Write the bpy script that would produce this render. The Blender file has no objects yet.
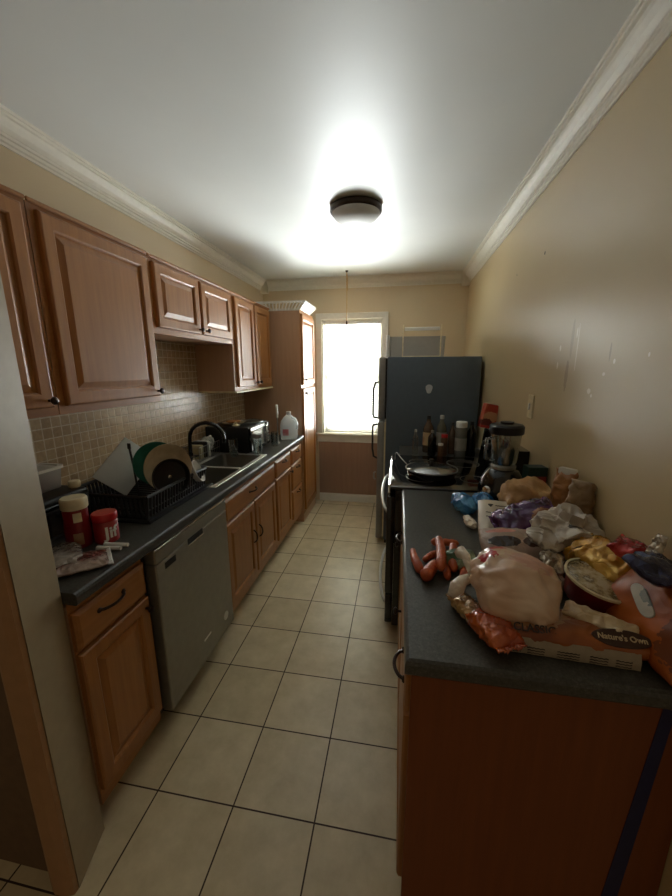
import bpy, bmesh, math, random
from mathutils import Vector, Matrix, noise, Euler

C = bpy.context.scene.collection
S = bpy.context.scene
PI = math.pi
random.seed(7)

# ------------------------------------------------------------------ camera
cam_d = bpy.data.cameras.new('camera')
cam = bpy.data.objects.new('camera', cam_d)
C.objects.link(cam)
PITCH, YAW, ROLL, CAMH, FPX = 0.2155, 0.1708, -0.0042, 1.5507, 361.96
fw = Vector((-math.sin(YAW) * math.cos(PITCH), math.cos(YAW) * math.cos(PITCH), -math.sin(PITCH)))
rt = Vector((math.cos(YAW), math.sin(YAW), 0))
up = rt.cross(fw)
r2 = rt * math.cos(ROLL) + up * math.sin(ROLL)
u2 = -rt * math.sin(ROLL) + up * math.cos(ROLL)
cam.matrix_world = Matrix(((r2.x, u2.x, -fw.x, 0), (r2.y, u2.y, -fw.y, 0), (r2.z, u2.z, -fw.z, CAMH), (0, 0, 0, 1)))
cam_d.sensor_fit = 'HORIZONTAL'
cam_d.sensor_width = 36
cam_d.lens = FPX / 672 * 36
cam_d.clip_start = 0.02
S.camera = cam

# ------------------------------------------------------------------ world, daylight, exposure
W = bpy.data.worlds.new('world')
S.world = W
W.use_nodes = True
W.node_tree.nodes['Background'].inputs[0].default_value = (1.0, 0.76, 0.48, 1)
W.node_tree.nodes['Background'].inputs[1].default_value = 0.09


def area(name, loc, rot, sx, sy, power, col):
    d = bpy.data.lights.new(name, 'AREA')
    d.shape = 'RECTANGLE'
    d.size, d.size_y, d.energy, d.color = sx, sy, power, col
    o = bpy.data.objects.new(name, d)
    C.objects.link(o)
    o.location, o.rotation_euler = loc, rot
    return o


area('skylight', (-0.52, 4.95, 1.75), (math.radians(-84), 0, 0), 2.2, 2.4, 680, (0.97, 0.99, 1.0))
# fill lamp added outside: a beam rising through the slats onto the ceiling
fill_lamp = area('ceiling_fill', (-0.52, 6.9, -0.42), (math.radians(-122), 0, 0), 3.4, 2.6, 560, (0.97, 0.99, 1.0))
fill_lamp.data.spread = math.radians(115)
S.view_settings.view_transform = 'Standard'
S.view_settings.look = 'None'
S.view_settings.exposure = 0.46
S.view_settings.gamma = 1.0
S.view_settings.use_curve_mapping = False
S.cycles.max_bounces = 14
S.cycles.diffuse_bounces = 10
S.cycles.glossy_bounces = 5
S.cycles.transparent_max_bounces = 24
S.cycles.sample_clamp_indirect = 6

# ------------------------------------------------------------------ materials


def lin(c):
    return tuple(((x / 255) / 12.92 if x / 255 <= 0.04045 else ((x / 255 + 0.055) / 1.055) ** 2.4) for x in c) + (1,)


class NT:
    def __init__(s, name):
        s.m = bpy.data.materials.new(name)
        s.m.use_nodes = True
        s.t = s.m.node_tree
        s.b = s.t.nodes['Principled BSDF']
        s.out = s.t.nodes['Material Output']

    def n(s, typ, **kw):
        x = s.t.nodes.new(typ)
        for k, v in kw.items():
            if k.startswith('i_'):
                x.inputs[k[2:].replace('_', ' ')].default_value = v
            else:
                setattr(x, k, v)
        return x

    def l(s, a, b):
        s.t.links.new(a, b)

    def coord(s, scale=(1, 1, 1), loc=(0, 0, 0), rot=(0, 0, 0)):
        tc = s.n('ShaderNodeTexCoord')
        mp = s.n('ShaderNodeMapping')
        mp.inputs['Scale'].default_value = scale
        mp.inputs['Location'].default_value = loc
        mp.inputs['Rotation'].default_value = rot
        s.l(tc.outputs['Object'], mp.inputs[0])
        return mp.outputs[0]

    def noise(s, vec, scale, detail=3, rough=.5):
        x = s.n('ShaderNodeTexNoise')
        x.inputs['Scale'].default_value = scale
        x.inputs['Detail'].default_value = detail
        x.inputs['Roughness'].default_value = rough
        s.l(vec, x.inputs['Vector'])
        return x.outputs['Fac']

    def ramp(s, fac, stops):
        x = s.n('ShaderNodeValToRGB')
        e = x.color_ramp.elements
        while len(e) < len(stops):
            e.new(.5)
        for el, (p, c) in zip(e, stops):
            el.position, el.color = p, c
        s.l(fac, x.inputs[0])
        return x.outputs[0]

    def mix(s, fac, a, b):
        x = s.n('ShaderNodeMix', data_type='RGBA')
        for sock, v in ((x.inputs[0], fac), (x.inputs[6], a), (x.inputs[7], b)):
            if hasattr(v, 'links'):
                s.l(v, sock)
            else:
                sock.default_value = v
        return x.outputs[2]

    def math(s, op, a, b=None):
        x = s.n('ShaderNodeMath', operation=op)
        for sock, v in ((x.inputs[0], a), (x.inputs[1], b)):
            if v is None:
                continue
            if hasattr(v, 'links'):
                s.l(v, sock)
            else:
                sock.default_value = v
        return x.outputs[0]

    def bump(s, h, strength, dist=.002):
        x = s.n('ShaderNodeBump')
        x.inputs['Strength'].default_value = strength
        x.inputs['Distance'].default_value = dist
        s.l(h, x.inputs['Height'])
        s.l(x.outputs[0], s.b.inputs['Normal'])

    def set(s, col=None, rough=None, metal=None, coat=None, spec=None, trans=None, alpha=None, coatrough=None, ior=None):
        B = s.b.inputs
        for k, v in (('Base Color', col), ('Roughness', rough), ('Metallic', metal), ('Coat Weight', coat), ('Specular IOR Level', spec),
                     ('Transmission Weight', trans), ('Alpha', alpha), ('Coat Roughness', coatrough), ('IOR', ior)):
            if v is None:
                continue
            if hasattr(v, 'links'):
                s.l(v, B[k])
            else:
                B[k].default_value = v
        return s.m


def plain(name, c, rough=.5, metal=0, coat=0, spec=.5, vary=.12, vscale=30, bump=0, bscale=60, bdist=.002):
    n = NT(name)
    v = n.coord()
    a, f = lin(c), n.noise(v, vscale)
    lo = tuple(x * (1 - vary) for x in a[:3]) + (1,)
    hi = tuple(min(1, x * (1 + vary)) for x in a[:3]) + (1,)
    n.set(n.ramp(f, [(.3, lo), (.7, hi)]), rough, metal, coat, spec)
    if bump:
        n.bump(n.noise(v, bscale, 4), bump, bdist)
    return n.m


def foil(name, c, c2, rough=.22, metal=.6, scale=22, strength=.7, coat=.5, patches=()):
    """crinkled wrapper film; patches = printed areas (centre, radii, colour) in the wrapper's own coordinates"""
    n = NT(name)
    v = n.coord()
    f = n.noise(v, 9, 2)
    col = n.ramp(f, [(.42, lin(c)), (.6, lin(c2))])
    col = print_on(n, col, patches)
    n.set(col, rough, metal, coat)
    vo = n.n('ShaderNodeTexVoronoi', feature='DISTANCE_TO_EDGE')
    vo.inputs['Scale'].default_value = scale
    nd = n.n('ShaderNodeTexNoise')
    nd.inputs['Scale'].default_value = 14
    n.l(v, nd.inputs['Vector'])
    ad = n.n('ShaderNodeVectorMath', operation='MULTIPLY_ADD')
    ad.inputs[1].default_value = (.06, .06, .06)
    n.l(nd.outputs['Color'], ad.inputs[0])
    n.l(v, ad.inputs[2])
    n.l(ad.outputs[0], vo.inputs['Vector'])
    n.bump(vo.outputs['Distance'], strength, .012)
    return n.m


def print_on(n, col, patches):
    for cen, rad, pc, edge in patches:
        tc = n.n('ShaderNodeTexCoord')
        su = n.n('ShaderNodeVectorMath', operation='SUBTRACT')
        su.inputs[1].default_value = cen
        n.l(tc.outputs['Object'], su.inputs[0])
        di = n.n('ShaderNodeVectorMath', operation='DIVIDE')
        di.inputs[1].default_value = rad
        n.l(su.outputs[0], di.inputs[0])
        le = n.n('ShaderNodeVectorMath', operation='LENGTH')
        n.l(di.outputs[0], le.inputs[0])
        val = le.outputs['Value']
        if edge:
            val = n.math('ADD', val, n.math('MULTIPLY', n.math('SUBTRACT', n.noise(tc.outputs['Object'], 90, 1), .5), edge))
        m = n.math('LESS_THAN', val, 1.0)
        col = n.mix(m, col, lin(pc))
    return col


def glassy(name, tint=(235, 240, 240), fac=.82, rough=.05):
    n = NT(name)
    t = n.n('ShaderNodeBsdfTransparent')
    t.inputs[0].default_value = lin(tint)
    g = n.n('ShaderNodeBsdfGlossy')
    g.inputs['Roughness'].default_value = rough
    lw = n.n('ShaderNodeLayerWeight')
    lw.inputs[0].default_value = .35
    mr = n.n('ShaderNodeMapRange')
    mr.inputs[3].default_value = 1 - fac
    mr.inputs[4].default_value = min(1, (1 - fac) + .5)
    n.l(lw.outputs['Facing'], mr.inputs[0])
    mx = n.n('ShaderNodeMixShader')
    n.l(mr.outputs[0], mx.inputs[0])
    n.l(t.outputs[0], mx.inputs[1])
    n.l(g.outputs[0], mx.inputs[2])
    n.l(mx.outputs[0], n.out.inputs[0])
    return n.m


def translucent(name, c, fac=.5, rough=.4, clear=0.0, bump=0):
    n = NT(name)
    n.set(lin(c), rough, 0, .2)
    t = n.n('ShaderNodeBsdfTranslucent')
    t.inputs[0].default_value = lin(c)
    mx = n.n('ShaderNodeMixShader')
    mx.inputs[0].default_value = fac
    n.l(n.b.outputs[0], mx.inputs[1])
    n.l(t.outputs[0], mx.inputs[2])
    last = mx
    if clear:
        tr = n.n('ShaderNodeBsdfTransparent')
        m2 = n.n('ShaderNodeMixShader')
        m2.inputs[0].default_value = clear
        n.l(mx.outputs[0], m2.inputs[1])
        n.l(tr.outputs[0], m2.inputs[2])
        last = m2
    n.l(last.outputs[0], n.out.inputs[0])
    if bump:
        n.bump(n.noise(n.coord(), 25, 4), bump, .01)
    return n.m


def wood(name, c1, c2, grain='z', rough=.42, coat=.10):
    n = NT(name)
    sc = {'z': (26, 26, 1.6), 'y': (26, 1.6, 26), 'x': (1.6, 26, 26)}[grain]
    v = n.coord(sc)
    f = n.noise(v, 1.6, 5, .62)
    w = n.noise(n.coord((3, 3, 3)), 1.2, 2)
    col = n.ramp(f, [(.28, lin(c1)), (.72, lin(c2))])
    col = n.mix(n.math('MULTIPLY', w, .35), col, lin(c1))
    n.set(col, rough, 0, coat, .45, coatrough=.3)
    n.bump(f, .12, .002)
    return n.m


M = {}
M['wood'] = wood('cabinet_oak', (146, 93, 45), (172, 117, 61))
M['woody'] = wood('cabinet_oak_rail', (146, 93, 45), (172, 117, 61), 'y')
M['side'] = wood('cabinet_laminate', (174, 136, 106), (188, 150, 118), 'z', .34, .35)
M['endpanel'] = wood('end_panel', (118, 60, 20), (134, 72, 27), 'z', .55, .05)
M['dark'] = plain('dark_gap', (22, 18, 16), .7)
M['bronze'] = plain('dark_bronze', (58, 46, 38), .32, .85)
M['black'] = plain('black_plastic', (20, 20, 21), .42)
M['blackgloss'] = plain('black_gloss', (14, 14, 15), .12, 0, .6)
M['steel'] = plain('stainless', (176, 174, 168), .28, .95, 0, .5, .06)
M['steeldull'] = plain('brushed_steel', (150, 146, 134), .42, .6, 0, .5, .05)
M['chrome'] = plain('chrome', (215, 213, 208), .12, 1.0)
M['white'] = plain('white_plastic', (226, 224, 216), .35, 0, 0, .5, .04)
M['trim'] = plain('white_trim', (230, 226, 212), .5, 0, 0, .4, .03)
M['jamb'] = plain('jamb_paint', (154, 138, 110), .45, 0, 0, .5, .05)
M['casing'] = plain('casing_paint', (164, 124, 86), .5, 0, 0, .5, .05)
M['cream'] = plain('cream', (222, 208, 170), .5)
M['red'] = plain('red_plastic', (178, 26, 30), .3, 0, .3)
M['glass'] = glassy('clear_glass')
M['pane'] = glassy('window_glass', (248, 250, 250), .93, .01)
M['slat'] = translucent('blind_slat', (232, 231, 222), .16)
M['jug'] = translucent('milky_plastic', (232, 234, 232), .45, .3, .25)
M['clear'] = translucent('frosted_plastic', (215, 216, 210), .4, .25, .45)
M['cord'] = plain('cord', (206, 172, 118), .7)

# floor tile: 30 cm squares set square with the room
n = NT('floor_tile')
v = n.coord((1, 1, 1), (0.5441 + .3018 * 4, -0.9276 + .3018 * 12, 0))
br = n.n('ShaderNodeTexBrick', offset=0.0, squash=1.0)
for k, val in (('Scale', 1.0), ('Mortar Size', .0028), ('Mortar Smooth', .1), ('Brick Width', .3018), ('Row Height', .3018), ('Bias', 0.0)):
    br.inputs[k].default_value = val
br.inputs['Color1'].default_value = lin((206, 190, 156))
br.inputs['Color2'].default_value = lin((220, 206, 174))
br.inputs['Mortar'].default_value = lin((62, 44, 28))
n.l(v, br.inputs['Vector'])
cl = n.noise(n.coord(), 9, 6, .65)
cloud = n.ramp(cl, [(.3, (.70, .67, .60, 1)), (.7, (1, 1, 1, 1))])
mm = n.n('ShaderNodeMix', data_type='RGBA', blend_type='MULTIPLY')
mm.inputs[0].default_value = .75
n.l(br.outputs['Color'], mm.inputs[6])
n.l(cloud, mm.inputs[7])
n.set(mm.outputs[2], n.math('ADD', n.math('MULTIPLY', cl, .2), n.math('ADD', n.math('MULTIPLY', br.outputs['Fac'], .4), .22)))
n.bump(n.math('SUBTRACT', n.math('MULTIPLY', cl, .15), br.outputs['Fac']), .5, .002)
M['floor'] = n.m

# small brown mosaic with pale grout
n = NT('mosaic_tile')
tc = n.n('ShaderNodeTexCoord')
sx = n.n('ShaderNodeSeparateXYZ')
n.l(tc.outputs['Object'], sx.inputs[0])
cb = n.n('ShaderNodeCombineXYZ')
n.l(sx.outputs['Y'], cb.inputs['X'])
n.l(sx.outputs['Z'], cb.inputs['Y'])
br = n.n('ShaderNodeTexBrick', offset=0.0, squash=1.0)
for k, val in (('Scale', 1.0), ('Mortar Size', .0028), ('Mortar Smooth', .2), ('Brick Width', .0465), ('Row Height', .0465), ('Bias', .1)):
    br.inputs[k].default_value = val
br.inputs['Color1'].default_value = lin((176, 150, 116))
br.inputs['Color2'].default_value = lin((200, 174, 138))
br.inputs['Mortar'].default_value = lin((216, 200, 168))
n.l(cb.outputs[0], br.inputs['Vector'])
cl = n.noise(tc.outputs['Object'], 60, 4, .6)
mm = n.n('ShaderNodeMix', data_type='RGBA', blend_type='MULTIPLY')
mm.inputs[0].default_value = .6
n.l(br.outputs['Color'], mm.inputs[6])
n.l(n.ramp(cl, [(.3, (.66, .63, .6, 1)), (.7, (1.1, 1.08, 1.05, 1))]), mm.inputs[7])
n.set(mm.outputs[2], n.math('ADD', n.math('MULTIPLY', br.outputs['Fac'], .4), .25))
n.bump(n.math('SUBTRACT', n.math('MULTIPLY', cl, .3), br.outputs['Fac']), .6, .002)
M['mosaic'] = n.m


def paint(name, c, rough, bumps=.15, marks=(), spec=.5):
    n = NT(name)
    v = n.coord()
    f = n.noise(v, 2.2, 3)
    a = lin(c)
    col = n.ramp(f, [(.3, tuple(x * .95 for x in a[:3]) + (1,)), (.7, a)])
    col = print_on(n, col, marks)
    n.set(col, rough, 0, 0, spec)
    n.bump(n.noise(v, 120, 3), bumps, .0008)
    return n.m


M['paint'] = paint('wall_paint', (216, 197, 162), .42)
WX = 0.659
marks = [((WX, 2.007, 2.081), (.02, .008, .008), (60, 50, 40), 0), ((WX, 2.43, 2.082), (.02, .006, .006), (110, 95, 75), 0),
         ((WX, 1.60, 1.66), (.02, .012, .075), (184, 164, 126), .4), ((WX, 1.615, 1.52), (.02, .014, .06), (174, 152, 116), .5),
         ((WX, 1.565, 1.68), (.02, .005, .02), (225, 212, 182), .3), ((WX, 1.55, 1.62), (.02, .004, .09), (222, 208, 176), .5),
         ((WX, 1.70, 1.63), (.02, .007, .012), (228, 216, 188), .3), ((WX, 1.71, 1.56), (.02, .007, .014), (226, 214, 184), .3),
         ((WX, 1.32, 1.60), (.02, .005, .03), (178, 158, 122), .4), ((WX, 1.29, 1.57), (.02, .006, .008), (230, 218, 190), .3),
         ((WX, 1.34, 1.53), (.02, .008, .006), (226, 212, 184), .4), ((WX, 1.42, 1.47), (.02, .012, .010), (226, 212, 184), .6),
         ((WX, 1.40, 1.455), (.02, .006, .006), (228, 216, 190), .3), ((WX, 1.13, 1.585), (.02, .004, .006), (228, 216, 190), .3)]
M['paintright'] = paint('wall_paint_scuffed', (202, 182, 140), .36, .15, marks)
M['ceil'] = paint('ceiling_paint', (222, 224, 219), .42, .12, (), .18)
M['wainscot'] = wood('brown_panelling', (156, 122, 100), (170, 136, 112), 'z', .5, .1)

n = NT('slate_laminate')
v = n.coord()
f = n.noise(v, 160, 3, .7)
g = n.noise(v, 14, 3)
col = n.ramp(f, [(.35, lin((52, 52, 49))), (.6, lin((80, 80, 75))), (.8, lin((114, 111, 102)))])
col = n.mix(n.math('MULTIPLY', g, .5), col, lin((58, 58, 54)))
n.set(col, .33, 0, 0, .5)
M['counter'] = n.m

# ------------------------------------------------------------------ mesh helpers
ORG = {}


def smooth_all(me):
    me.polygons.foreach_set('use_smooth', [True] * len(me.polygons))


class MB:
    def __init__(s):
        s.bm = bmesh.new()

    def _new(s, fn, mat=None):
        old = set(s.bm.verts)
        fn()
        vs = [v for v in s.bm.verts if v not in old]
        if mat is not None:
            bmesh.ops.transform(s.bm, matrix=mat, verts=vs)
        return vs

    def box(s, a, b, bev=0, seg=1, mat=None):
        lo = [min(x, y) for x, y in zip(a, b)]
        hi = [max(x, y) for x, y in zip(a, b)]
        sc = Matrix.Translation([(x + y) / 2 for x, y in zip(lo, hi)]) @ Matrix.Diagonal([y - x for x, y in zip(lo, hi)] + [1])
        r = bmesh.ops.create_cube(s.bm, size=1, matrix=sc)
        vs = r['verts']
        if bev:
            es = list({e for v in vs for e in v.link_edges})
            rr = bmesh.ops.bevel(s.bm, geom=es, offset=bev, segments=seg, affect='EDGES', profile=.5)
            vs = list({v for f in rr['faces'] for v in f.verts} | {v for v in vs if v.is_valid})
        if mat is not None:
            bmesh.ops.transform(s.bm, matrix=mat, verts=vs)
        return s

    def loops(s, rings, close_a=True, close_b=True, mat=None):
        R = []
        for ring in rings:
            R.append([s.bm.verts.new(mat @ Vector(p) if mat is not None else p) for p in ring])
        for a, b in zip(R, R[1:]):
            k = len(a)
            for i in range(k):
                s.bm.faces.new((a[i], a[(i + 1) % k], b[(i + 1) % k], b[i]))
        if close_a:
            s.bm.faces.new(R[0][::-1])
        if close_b:
            s.bm.faces.new(R[-1])
        return s

    def lathe(s, prof, c=(0, 0, 0), seg=24, mat=None, ca=True, cb=True, sx=1, sy=1):
        rings = [[(c[0] + sx * r * math.cos(2 * PI * i / seg), c[1] + sy * r * math.sin(2 * PI * i / seg), c[2] + z) for i in range(seg)] for r, z in prof]
        return s.loops(rings, ca, cb, mat)

    def tube(s, pts, r, seg=8, mat=None):
        pts = [Vector(p) for p in pts]
        rs = r if isinstance(r, (list, tuple)) else [r] * len(pts)
        rings = []
        nrm = None
        for i, p in enumerate(pts):
            t = (pts[min(i + 1, len(pts) - 1)] - pts[max(i - 1, 0)]).normalized()
            if nrm is None:
                nrm = t.orthogonal().normalized()
            nrm = (nrm - t * nrm.dot(t)).normalized()
            b = t.cross(nrm)
            rings.append([p + rs[i] * (nrm * math.cos(2 * PI * k / seg) + b * math.sin(2 * PI * k / seg)) for k in range(seg)])
        return s.loops(rings, True, True, mat)

    def prism(s, poly, axis, a, b, mat=None):
        """poly of (p, q) swept along axis from a to b; for x: (y, z), y: (x, z), z: (x, y)"""
        f = {'x': lambda p, q, t: (t, p, q), 'y': lambda p, q, t: (p, t, q), 'z': lambda p, q, t: (p, q, t)}[axis]
        return s.loops([[f(p, q, a) for p, q in poly], [f(p, q, b) for p, q in poly]], True, True, mat)

    def panel(s, O, U, V, N, w, h, steps):
        """concentric rectangles (inset, depth) on a face: doors and drawer fronts"""
        O, U, V, N = Vector(O), Vector(U), Vector(V), Vector(N)
        rings = [[O + U * x + V * y + N * d for x, y in ((i, i), (w - i, i), (w - i, h - i), (i, h - i))] for i, d in steps]
        return s.loops(rings)

    def build(s, name, mat, parent=None, smooth=None, origin=None, local=False, clean=False):
        if clean:
            bmesh.ops.remove_doubles(s.bm, verts=s.bm.verts, dist=1e-5)
        bmesh.ops.recalc_face_normals(s.bm, faces=s.bm.faces)
        if parent is not None:
            og = ORG[parent.name]
        else:
            og = Vector(origin) if origin is not None else Vector((0, 0, 0))
        if not local:
            bmesh.ops.translate(s.bm, verts=s.bm.verts, vec=-og)
        me = bpy.data.meshes.new(name)
        s.bm.to_mesh(me)
        s.bm.free()
        me.materials.append(mat)
        if smooth is True:
            smooth_all(me)
        elif smooth:
            smooth_all(me)
            me.set_sharp_from_angle(angle=math.radians(smooth))
        o = bpy.data.objects.new(name, me)
        C.objects.link(o)
        if parent is not None:
            o.parent = parent
        else:
            o.location = og
        ORG[o.name] = og
        return o


def tag(o, label=None, cat=None, group=None, kind=None):
    for k, v in (('label', label), ('category', cat), ('group', group), ('kind', kind)):
        if v:
            o[k] = v
    return o


def thing(name, label, cat, loc, group=None, rot=(0, 0, 0)):
    o = bpy.data.objects.new(name, None)
    C.objects.link(o)
    o.empty_display_size = .05
    o.location, o.rotation_euler = loc, rot
    ORG[o.name] = Vector(loc)
    return tag(o, label, cat, group)


def struct(name, mb, mat, parent=None, **kw):
    o = mb.build(name, mat, parent, **kw)
    if parent is None:
        o['kind'] = 'structure'
    return o


def copy_tree(o, parent=None):
    c = o.copy()
    C.objects.link(c)
    if parent is not None:
        c.parent = parent
    for ch in list(o.children):
        copy_tree(ch, c)
    return c


def text_mesh(s, size, extrude=.0006, bold=0):
    cu = bpy.data.curves.new('lettering', 'FONT')
    cu.body, cu.size, cu.extrude = s, size, extrude
    cu.align_x, cu.align_y = 'CENTER', 'CENTER'
    cu.resolution_u = 3
    cu.offset = bold
    o = bpy.data.objects.new('lettering', cu)
    C.objects.link(o)
    dg = bpy.context.evaluated_depsgraph_get()
    me = bpy.data.meshes.new_from_object(o.evaluated_get(dg))
    bpy.data.objects.remove(o)
    bpy.data.curves.remove(cu)
    return me


def letter_part(name, s, size, mat, parent, mtx, bend=None):
    me = text_mesh(s, size, bold=.0016 if bend else .0004)
    if bend:
        for v in me.vertices:
            a = v.co.x / bend
            v.co = Vector(((bend + v.co.z) * math.sin(a), v.co.y, (bend + v.co.z) * math.cos(a) - bend))
    me.transform(mtx)
    me.materials.clear()
    me.materials.append(mat)
    o = bpy.data.objects.new(name, me)
    C.objects.link(o)
    o.parent = parent
    ORG[o.name] = ORG[parent.name]
    return o


def arc(p0, p1, bulge, k=10):
    p0, p1, b = Vector(p0), Vector(p1), Vector(bulge)
    return [p0.lerp(p1, i / k) + b * (math.sin(PI * i / k) ** .55) for i in range(k + 1)]


def fbm(p, seed, f=1.0):
    q = Vector(p) * f + Vector((seed * 7.3, seed * 3.1, seed * 5.7))
    return noise.noise(q)


def crease(p, seed, f):
    """sharp folds: 1 at a fold, 0 between"""
    a = 1 - abs(fbm(p, seed, f)) * 2.2
    b = 1 - abs(fbm(p, seed + 9, f * 2.1)) * 2.2
    return max(a, 0) * .7 + max(b, 0) * .3


def pillow_rings(lx, ly, lz, seed=1, crump=.006, f=20, nu=34, nv=18, flat=.35, ends=.10):
    """a filled bag lying along x: flat seams at both ends; rings of points around the bag"""
    rings = []
    for i in range(nu + 1):
        u = -1 + 2 * i / nu
        au = abs(u)
        hz = (1 - au ** 3.2) ** .62 if au < 1 else 0
        hy = 1 - ends * 1.2 * (au ** 4) + ends * .6 * (au ** 14)
        ring = []
        for j in range(2 * nv):
            a = 2 * PI * j / (2 * nv)
            cy, sz = math.cos(a), math.sin(a)
            y = (abs(cy) ** .75) * (1 if cy >= 0 else -1) * ly / 2 * hy
            z = (abs(sz) ** .8) * (1 if sz >= 0 else -1) * lz / 2 * max(hz, .03)
            p = Vector((u * lx / 2, y, z))
            d = crump * (crease(p, seed, f) - .45) * (1 if sz > -.4 else flat)
            nn = Vector((0, cy / max(ly, .01), sz / max(lz, .01))).normalized()
            p = p + nn * d + Vector((fbm(p, seed + 3, f * .7) * crump * .8, 0, 0))
            if au > .93:
                p.z += math.sin(p.y * 260) * .0015
            ring.append(p)
        rings.append(ring)
    return rings


def pillow(name, mat, parent, dims, seed=1, crump=.006, f=20, mtx=None, **kw):
    mb = MB()
    rings = pillow_rings(*dims, seed=seed, crump=crump, f=f, **kw)
    mb.loops(rings, True, True, mtx)
    return mb.build(name, mat, parent, smooth=True, local=True)


def seal(name, mat, parent, x, ly, lw=.018, mtx=None, seed=0):
    """crimped end seal of a wrapper: a zigzag strip with thickness"""
    mb = MB()
    k = 26
    s = 1 if x > 0 else -1
    top, bot = [], []
    for t, lst in ((.0007, top), (-.0007, bot)):
        for col in range(4):
            row = []
            for i in range(k + 1):
                y = -ly / 2 + ly * i / k
                row.append(mb.bm.verts.new(Vector((x + s * lw * col / 3, y * (1 + .03 * col), t + .0035 * math.sin(i * 2.1 + seed) * col / 3 + .004 * math.sin(i * .6 + seed) * col / 3))))
            lst.append(row)
    for lst in (top, bot):
        for a, b in zip(lst, lst[1:]):
            for i in range(k):
                mb.bm.faces.new((a[i], a[i + 1], b[i + 1], b[i]))
    for c0 in (0, 3):
        for i in range(k):
            mb.bm.faces.new((top[c0][i], top[c0][i + 1], bot[c0][i + 1], bot[c0][i]))
    for i0 in (0, k):
        for c0 in range(3):
            mb.bm.faces.new((top[c0][i0], top[c0 + 1][i0], bot[c0 + 1][i0], bot[c0][i0]))
    if mtx is not None:
        bmesh.ops.transform(mb.bm, matrix=mtx, verts=mb.bm.verts)
    return mb.build(name, mat, parent, smooth=True, local=True)


def crumple(rad, seed, amp=.25, f=9, sub=5, flatten=None, spike=0):
    """a crumpled bag: an ellipsoid folded along sharp creases"""
    mb = MB()
    bmesh.ops.create_icosphere(mb.bm, subdivisions=sub, radius=1)
    for v in mb.bm.verts:
        d = v.co.copy()
        p = Vector((d.x * rad[0], d.y * rad[1], d.z * rad[2]))
        c = crease(p, seed, f)
        lowf = fbm(p, seed + 20, f * .45)
        s = 1 + amp * (c - .5) + amp * .8 * lowf
        if spike:
            s += spike * max(0, fbm(d, seed + 40, 1.6)) ** 1.5
        q = p * s
        if flatten is not None and q.z < flatten:
            q.z = flatten + (q.z - flatten) * .08
        v.co = q
    return mb


# ------------------------------------------------------------------ the setting
YB, ZT, XL, XR = 4.068, 2.486, -1.516, 0.659
YF = 0.62
b = MB().box((-2.6, -1.6, -.06), (1.6, YB + .1, 0))
struct('floor', b, M['floor'])
b = MB().box((XL - .1, YF, ZT), (XR + .1, YB + .1, ZT + .08))
struct('ceiling', b, M['ceil'])
b = MB().box((XL - .1, .70, 0), (XL, YB + .1, ZT))
struct('wall_left', b, M['paint'])
b = MB().box((XR, YF, 0), (XR + .1, YB + .1, ZT))
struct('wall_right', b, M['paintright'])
WX0, WX1, WZ0, WZ1 = -.853, -.195, .823, 2.072
b = MB()
b.box((XL, YB, 0), (WX0, YB + .12, ZT)).box((WX1, YB, 0), (XR, YB + .12, ZT))
b.box((WX0, YB, 0), (WX1, YB + .12, WZ0)).box((WX0, YB, WZ1), (WX1, YB + .12, ZT))
struct('wall_back', b, M['paint'])
b = MB().box((-2.6, .665, 0), (-.972, .785, ZT))
M['hallshade'] = plain('hall_paint_shaded', (104, 80, 58), .6)  # front wall colour darkened to hold the shade of the dim hall
struct('wall_front', b, M['hallshade'])
# jamb and casing of the opening the photograph looks through
b = MB().prism([(-.915, .65), (-.955, .792), (-.98, .792), (-.98, .65)], 'z', 0, ZT)
struct('trim_1', b, M['jamb'])
b = MB().prism([(-.917, .635), (-.917, .6485), (-.99, .6485), (-.99, .630), (-.975, .624), (-.94, .626)], 'z', 0, ZT)
struct('trim_2', b, M['casing'])
# mosaic behind the counter
b = MB().box((XL, .80, .93), (XL + .008, 3.395, 1.80))
struct('wall_left_tile', b, M['mosaic'])
# brown panelling and baseboard under the window
b = MB().box((-.90, YB - .012, .10), (XR, YB, .735))
struct('trim_3', b, M['wainscot'])
b = MB().prism([(YB, 0), (YB - .018, 0), (YB - .018, .075), (YB - .012, .09), (YB, .092)], 'x', -.90, XR)
struct('baseboard_back', b, M['trim'])
# crown moulding
prof = [(0, 0), (.074, 0), (.074, -.012), (.066, -.012), (.066, -.022), (.056, -.024), (.052, -.034), (.040, -.050), (.026, -.062), (.022, -.064), (.022, -.074), (.014, -.076), (.014, -.088), (.007, -.092), (.007, -.102), (0, -.102)]
b = MB().prism([(XL + p, ZT + q) for p, q in prof], 'y', .80, YB)
b.box((XL, YB - .075, ZT - .13), (XL + .075, YB, ZT - .0005), .006)
struct('trim_4', b, M['trim'])
b = MB().prism([(XR - p, ZT + q) for p, q in prof], 'y', YF, YB)
b.box((XR - .075, YB - .075, ZT - .13), (XR, YB, ZT - .0005), .006)
struct('trim_5', b, M['trim'])
b = MB().prism([(YB - p, ZT + q) for p, q in prof], 'x', XL, XR)
struct('trim_6', b, M['trim'])
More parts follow.
